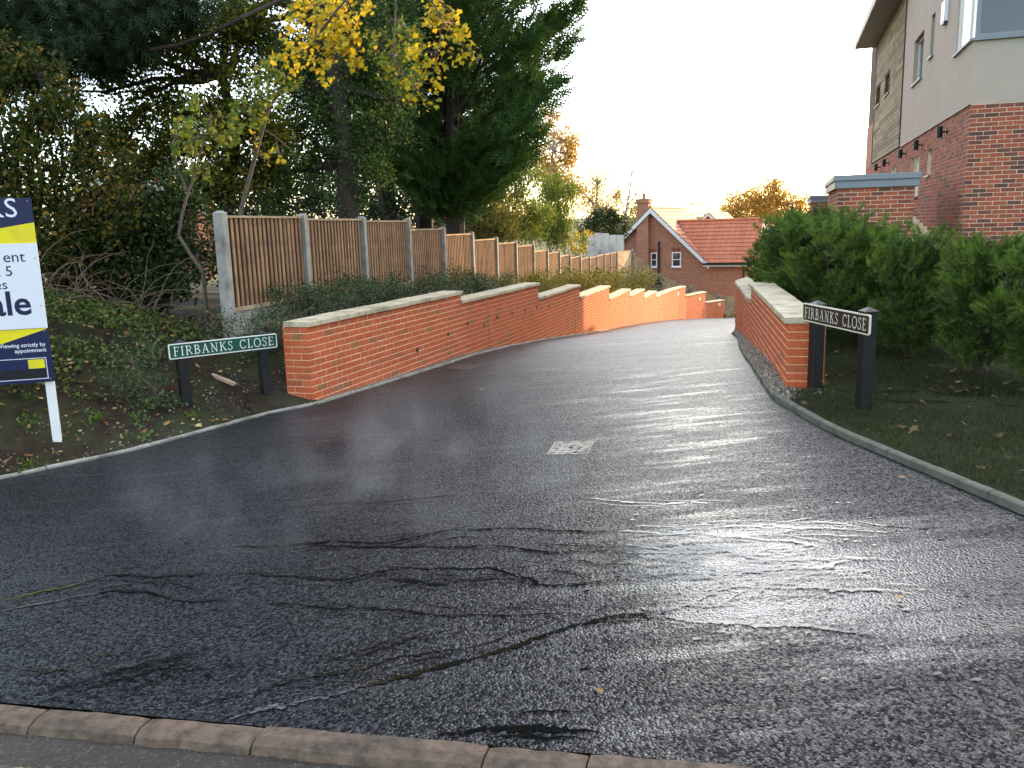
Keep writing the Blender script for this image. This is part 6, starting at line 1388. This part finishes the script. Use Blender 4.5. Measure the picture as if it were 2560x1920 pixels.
# grass of the verge
x, y, z = scatter(170000, (2.3, 7.5, 1.8, 11), zlawn); u, s = RB.near(x, y); k = (-u > .06) & (rng.random(len(x)) < np.clip(1.3 - (y - 3) * .10 + nfield(x, y, 2.2) * .8, .08, 1))
P_ = np.stack([x, y, z - .005], -1)[k]; d = rng.normal(size=P_.shape) * .55 + np.array((0, 0, 1.))
tag(leaf_obj('grass', [inst(T_BLADE, P_, d, .05 * rng.uniform(.4, 1.3, len(P_)))], M['l_grass'], None), 'short dull green grass blades of the verge', 'grass', kind='stuff')
x, y, z = scatter(30000, (4.6, 12, 8.5, 15), zlawn); P_ = np.stack([x, y, z], -1); d = rng.normal(size=P_.shape) * .45 + np.array((0, 0, 1.))
tag(leaf_obj('grass', [inst(T_BLADE, P_, d, .07 * rng.uniform(.4, 1.3, len(P_)))], M['l_weed'], None), 'fresh green lawn behind the yew hedge', 'grass', kind='stuff')
# pebbles
def pebbles(name, A, B, n, dz, label, r=.010):
    A = np.array(A); B = np.array(B); f = rng.uniform(0, len(A) - 1.001, n); i = f.astype(int); fr = (f - i)[:, None]; t = rng.uniform(.02, .98, n)[:, None]
    p = (A[i] * (1 - fr) + A[i + 1] * fr) * (1 - t) + (B[i] * (1 - fr) + B[i + 1] * fr) * t
    P = np.c_[p, zroad(p[:, 0], p[:, 1]) + dz + rng.uniform(0, .006, n)]
    tag(leaf_obj(name, [inst(T_PEB, P, rng.normal(size=P.shape), r * rng.uniform(.5, 1.5, n))], M['pebble'], None), label, 'gravel', kind='stuff')
pebbles('gravel', GL_A, GL_B, 5200, .014, 'loose gravel and grit along the foot of the long wall'); pebbles('gravel', GR_A, GR_B, 7500, .038, 'brown gravel between the edging and the short wall', .011)
x, y, z = scatter(5200, (-9, -2.2, 4.5, 10.5), zbank); u, s = LB.near(x, y); k = (u > .05) & (u < .9); P_ = np.stack([x, y, z + .002], -1)[k]
tag(leaf_obj('grit', [inst(T_PEB, P_, rng.normal(size=P_.shape), .009 * rng.uniform(.4, 1.6, len(P_)))], M['pebble'], None), 'small flint stones in the bare soil by the drive', 'stones', kind='stuff')
# bramble canes
root = tag(empty('bramble_canes', (-5.2, 10.6, gz(-5.2, 10.6))), 'tangle of brown leafless bramble canes behind the sale board', 'bramble'); mb = MB()
for i in range(95):
    p = Vector((random.uniform(-6.6, -4.5), random.uniform(10.2, 11.2), 0)); p.z = gz(p.x, p.y); d = Vector((random.gauss(0, .6), random.gauss(-.2, .3), 1.0)).normalized(); q = [p]; L = random.uniform(.5, 1.5)
    for k in range(6): d = (d + Vector((random.gauss(.05, .22), random.gauss(-.03, .15), -.20))).normalized(); q.append(q[-1] + d * L / 6)
    mb.poly_tube(q, .0075, .003, 3)
mb.build('canes', M['twig'], root)
# bush at the end of the long wall
blob_tree('cotoneaster_shrub', 'small olive shrub at the far end of the long wall', 'shrub', [(11.3, 42.0, -3.0, .35), (11.8, 42.2, -2.95, .4), (12.3, 42.3, -3.0, .4)], 900, .10, T_LEAF, M['l_willow'], (11.8, 42.1, -3.4), .02, M['twig'], trunk_name='stem', crown_name='foliage')
blob_tree('juniper_shrub', 'dark spreading shrub by the corner of the pale new fence', 'shrub', [(6.7, 41.6, -1.3, .45), (7.3, 41.8, -1.4, .4), (6.2, 41.4, -1.25, .35)], 1500, .11, T_LEAF, M['l_holly'], (6.7, 41.6, -1.8), .02, M['twig'], trunk_name='stem', crown_name='foliage')
blob_tree('juniper_shrub', 'small dark shrub below the sloping part of the pale fence', 'shrub', [(8.4, 41.9, -1.85, .35), (8.8, 42.0, -1.9, .3)], 1500, .10, T_LEAF, M['l_holly'], (8.5, 41.9, -2.3), .02, M['twig'], trunk_name='stem', crown_name='foliage')

# ------------------------------------------------------------------ steam lifting off the fresh asphalt
def steam():
    m = bpy.data.materials.new('steam'); m.use_nodes = True; n, l = m.node_tree.nodes, m.node_tree.links; n.clear()
    o = n.new('ShaderNodeOutputMaterial'); v = n.new('ShaderNodeVolumePrincipled'); v.inputs['Color'].default_value = (.95, .96, .97, 1); v.inputs['Anisotropy'].default_value = .25
    g = n.new('ShaderNodeTexCoord'); mp = n.new('ShaderNodeMapping'); mp.inputs['Scale'].default_value = (1, 1, .6); l.new(g.outputs['Object'], mp.inputs['Vector'])
    f = noise_tex(n, l, mp.outputs['Vector'], 1.5, 4, .6)
    k = mathn(n, l, 'MULTIPLY', mathn(n, l, 'SUBTRACT', f, .52), 7.0, True)
    sx = n.new('ShaderNodeSeparateXYZ'); l.new(g.outputs['Generated'], sx.inputs[0])
    def fade(s): a = mathn(n, l, 'MULTIPLY', s, mathn(n, l, 'SUBTRACT', 1.0, s)); return mathn(n, l, 'MULTIPLY', a, 4.0)
    e = mathn(n, l, 'MULTIPLY', fade(sx.outputs[0]), fade(sx.outputs[1])); top = mathn(n, l, 'POWER', mathn(n, l, 'SUBTRACT', 1.0, sx.outputs[2]), 1.5)
    d = mathn(n, l, 'MULTIPLY', mathn(n, l, 'MULTIPLY', k, e), mathn(n, l, 'MULTIPLY', top, STEAM)); l.new(d, v.inputs['Density']); l.new(v.outputs[0], o.inputs['Volume'])
    return m
STEAM = .62
mb = MB(); mb.box((-2.9, 3.9, -.32), (1.0, 7.9, .75)); tag(mb.build('steam', steam()), 'thin wisps of steam lifting off the warm black asphalt', 'steam', kind='stuff')
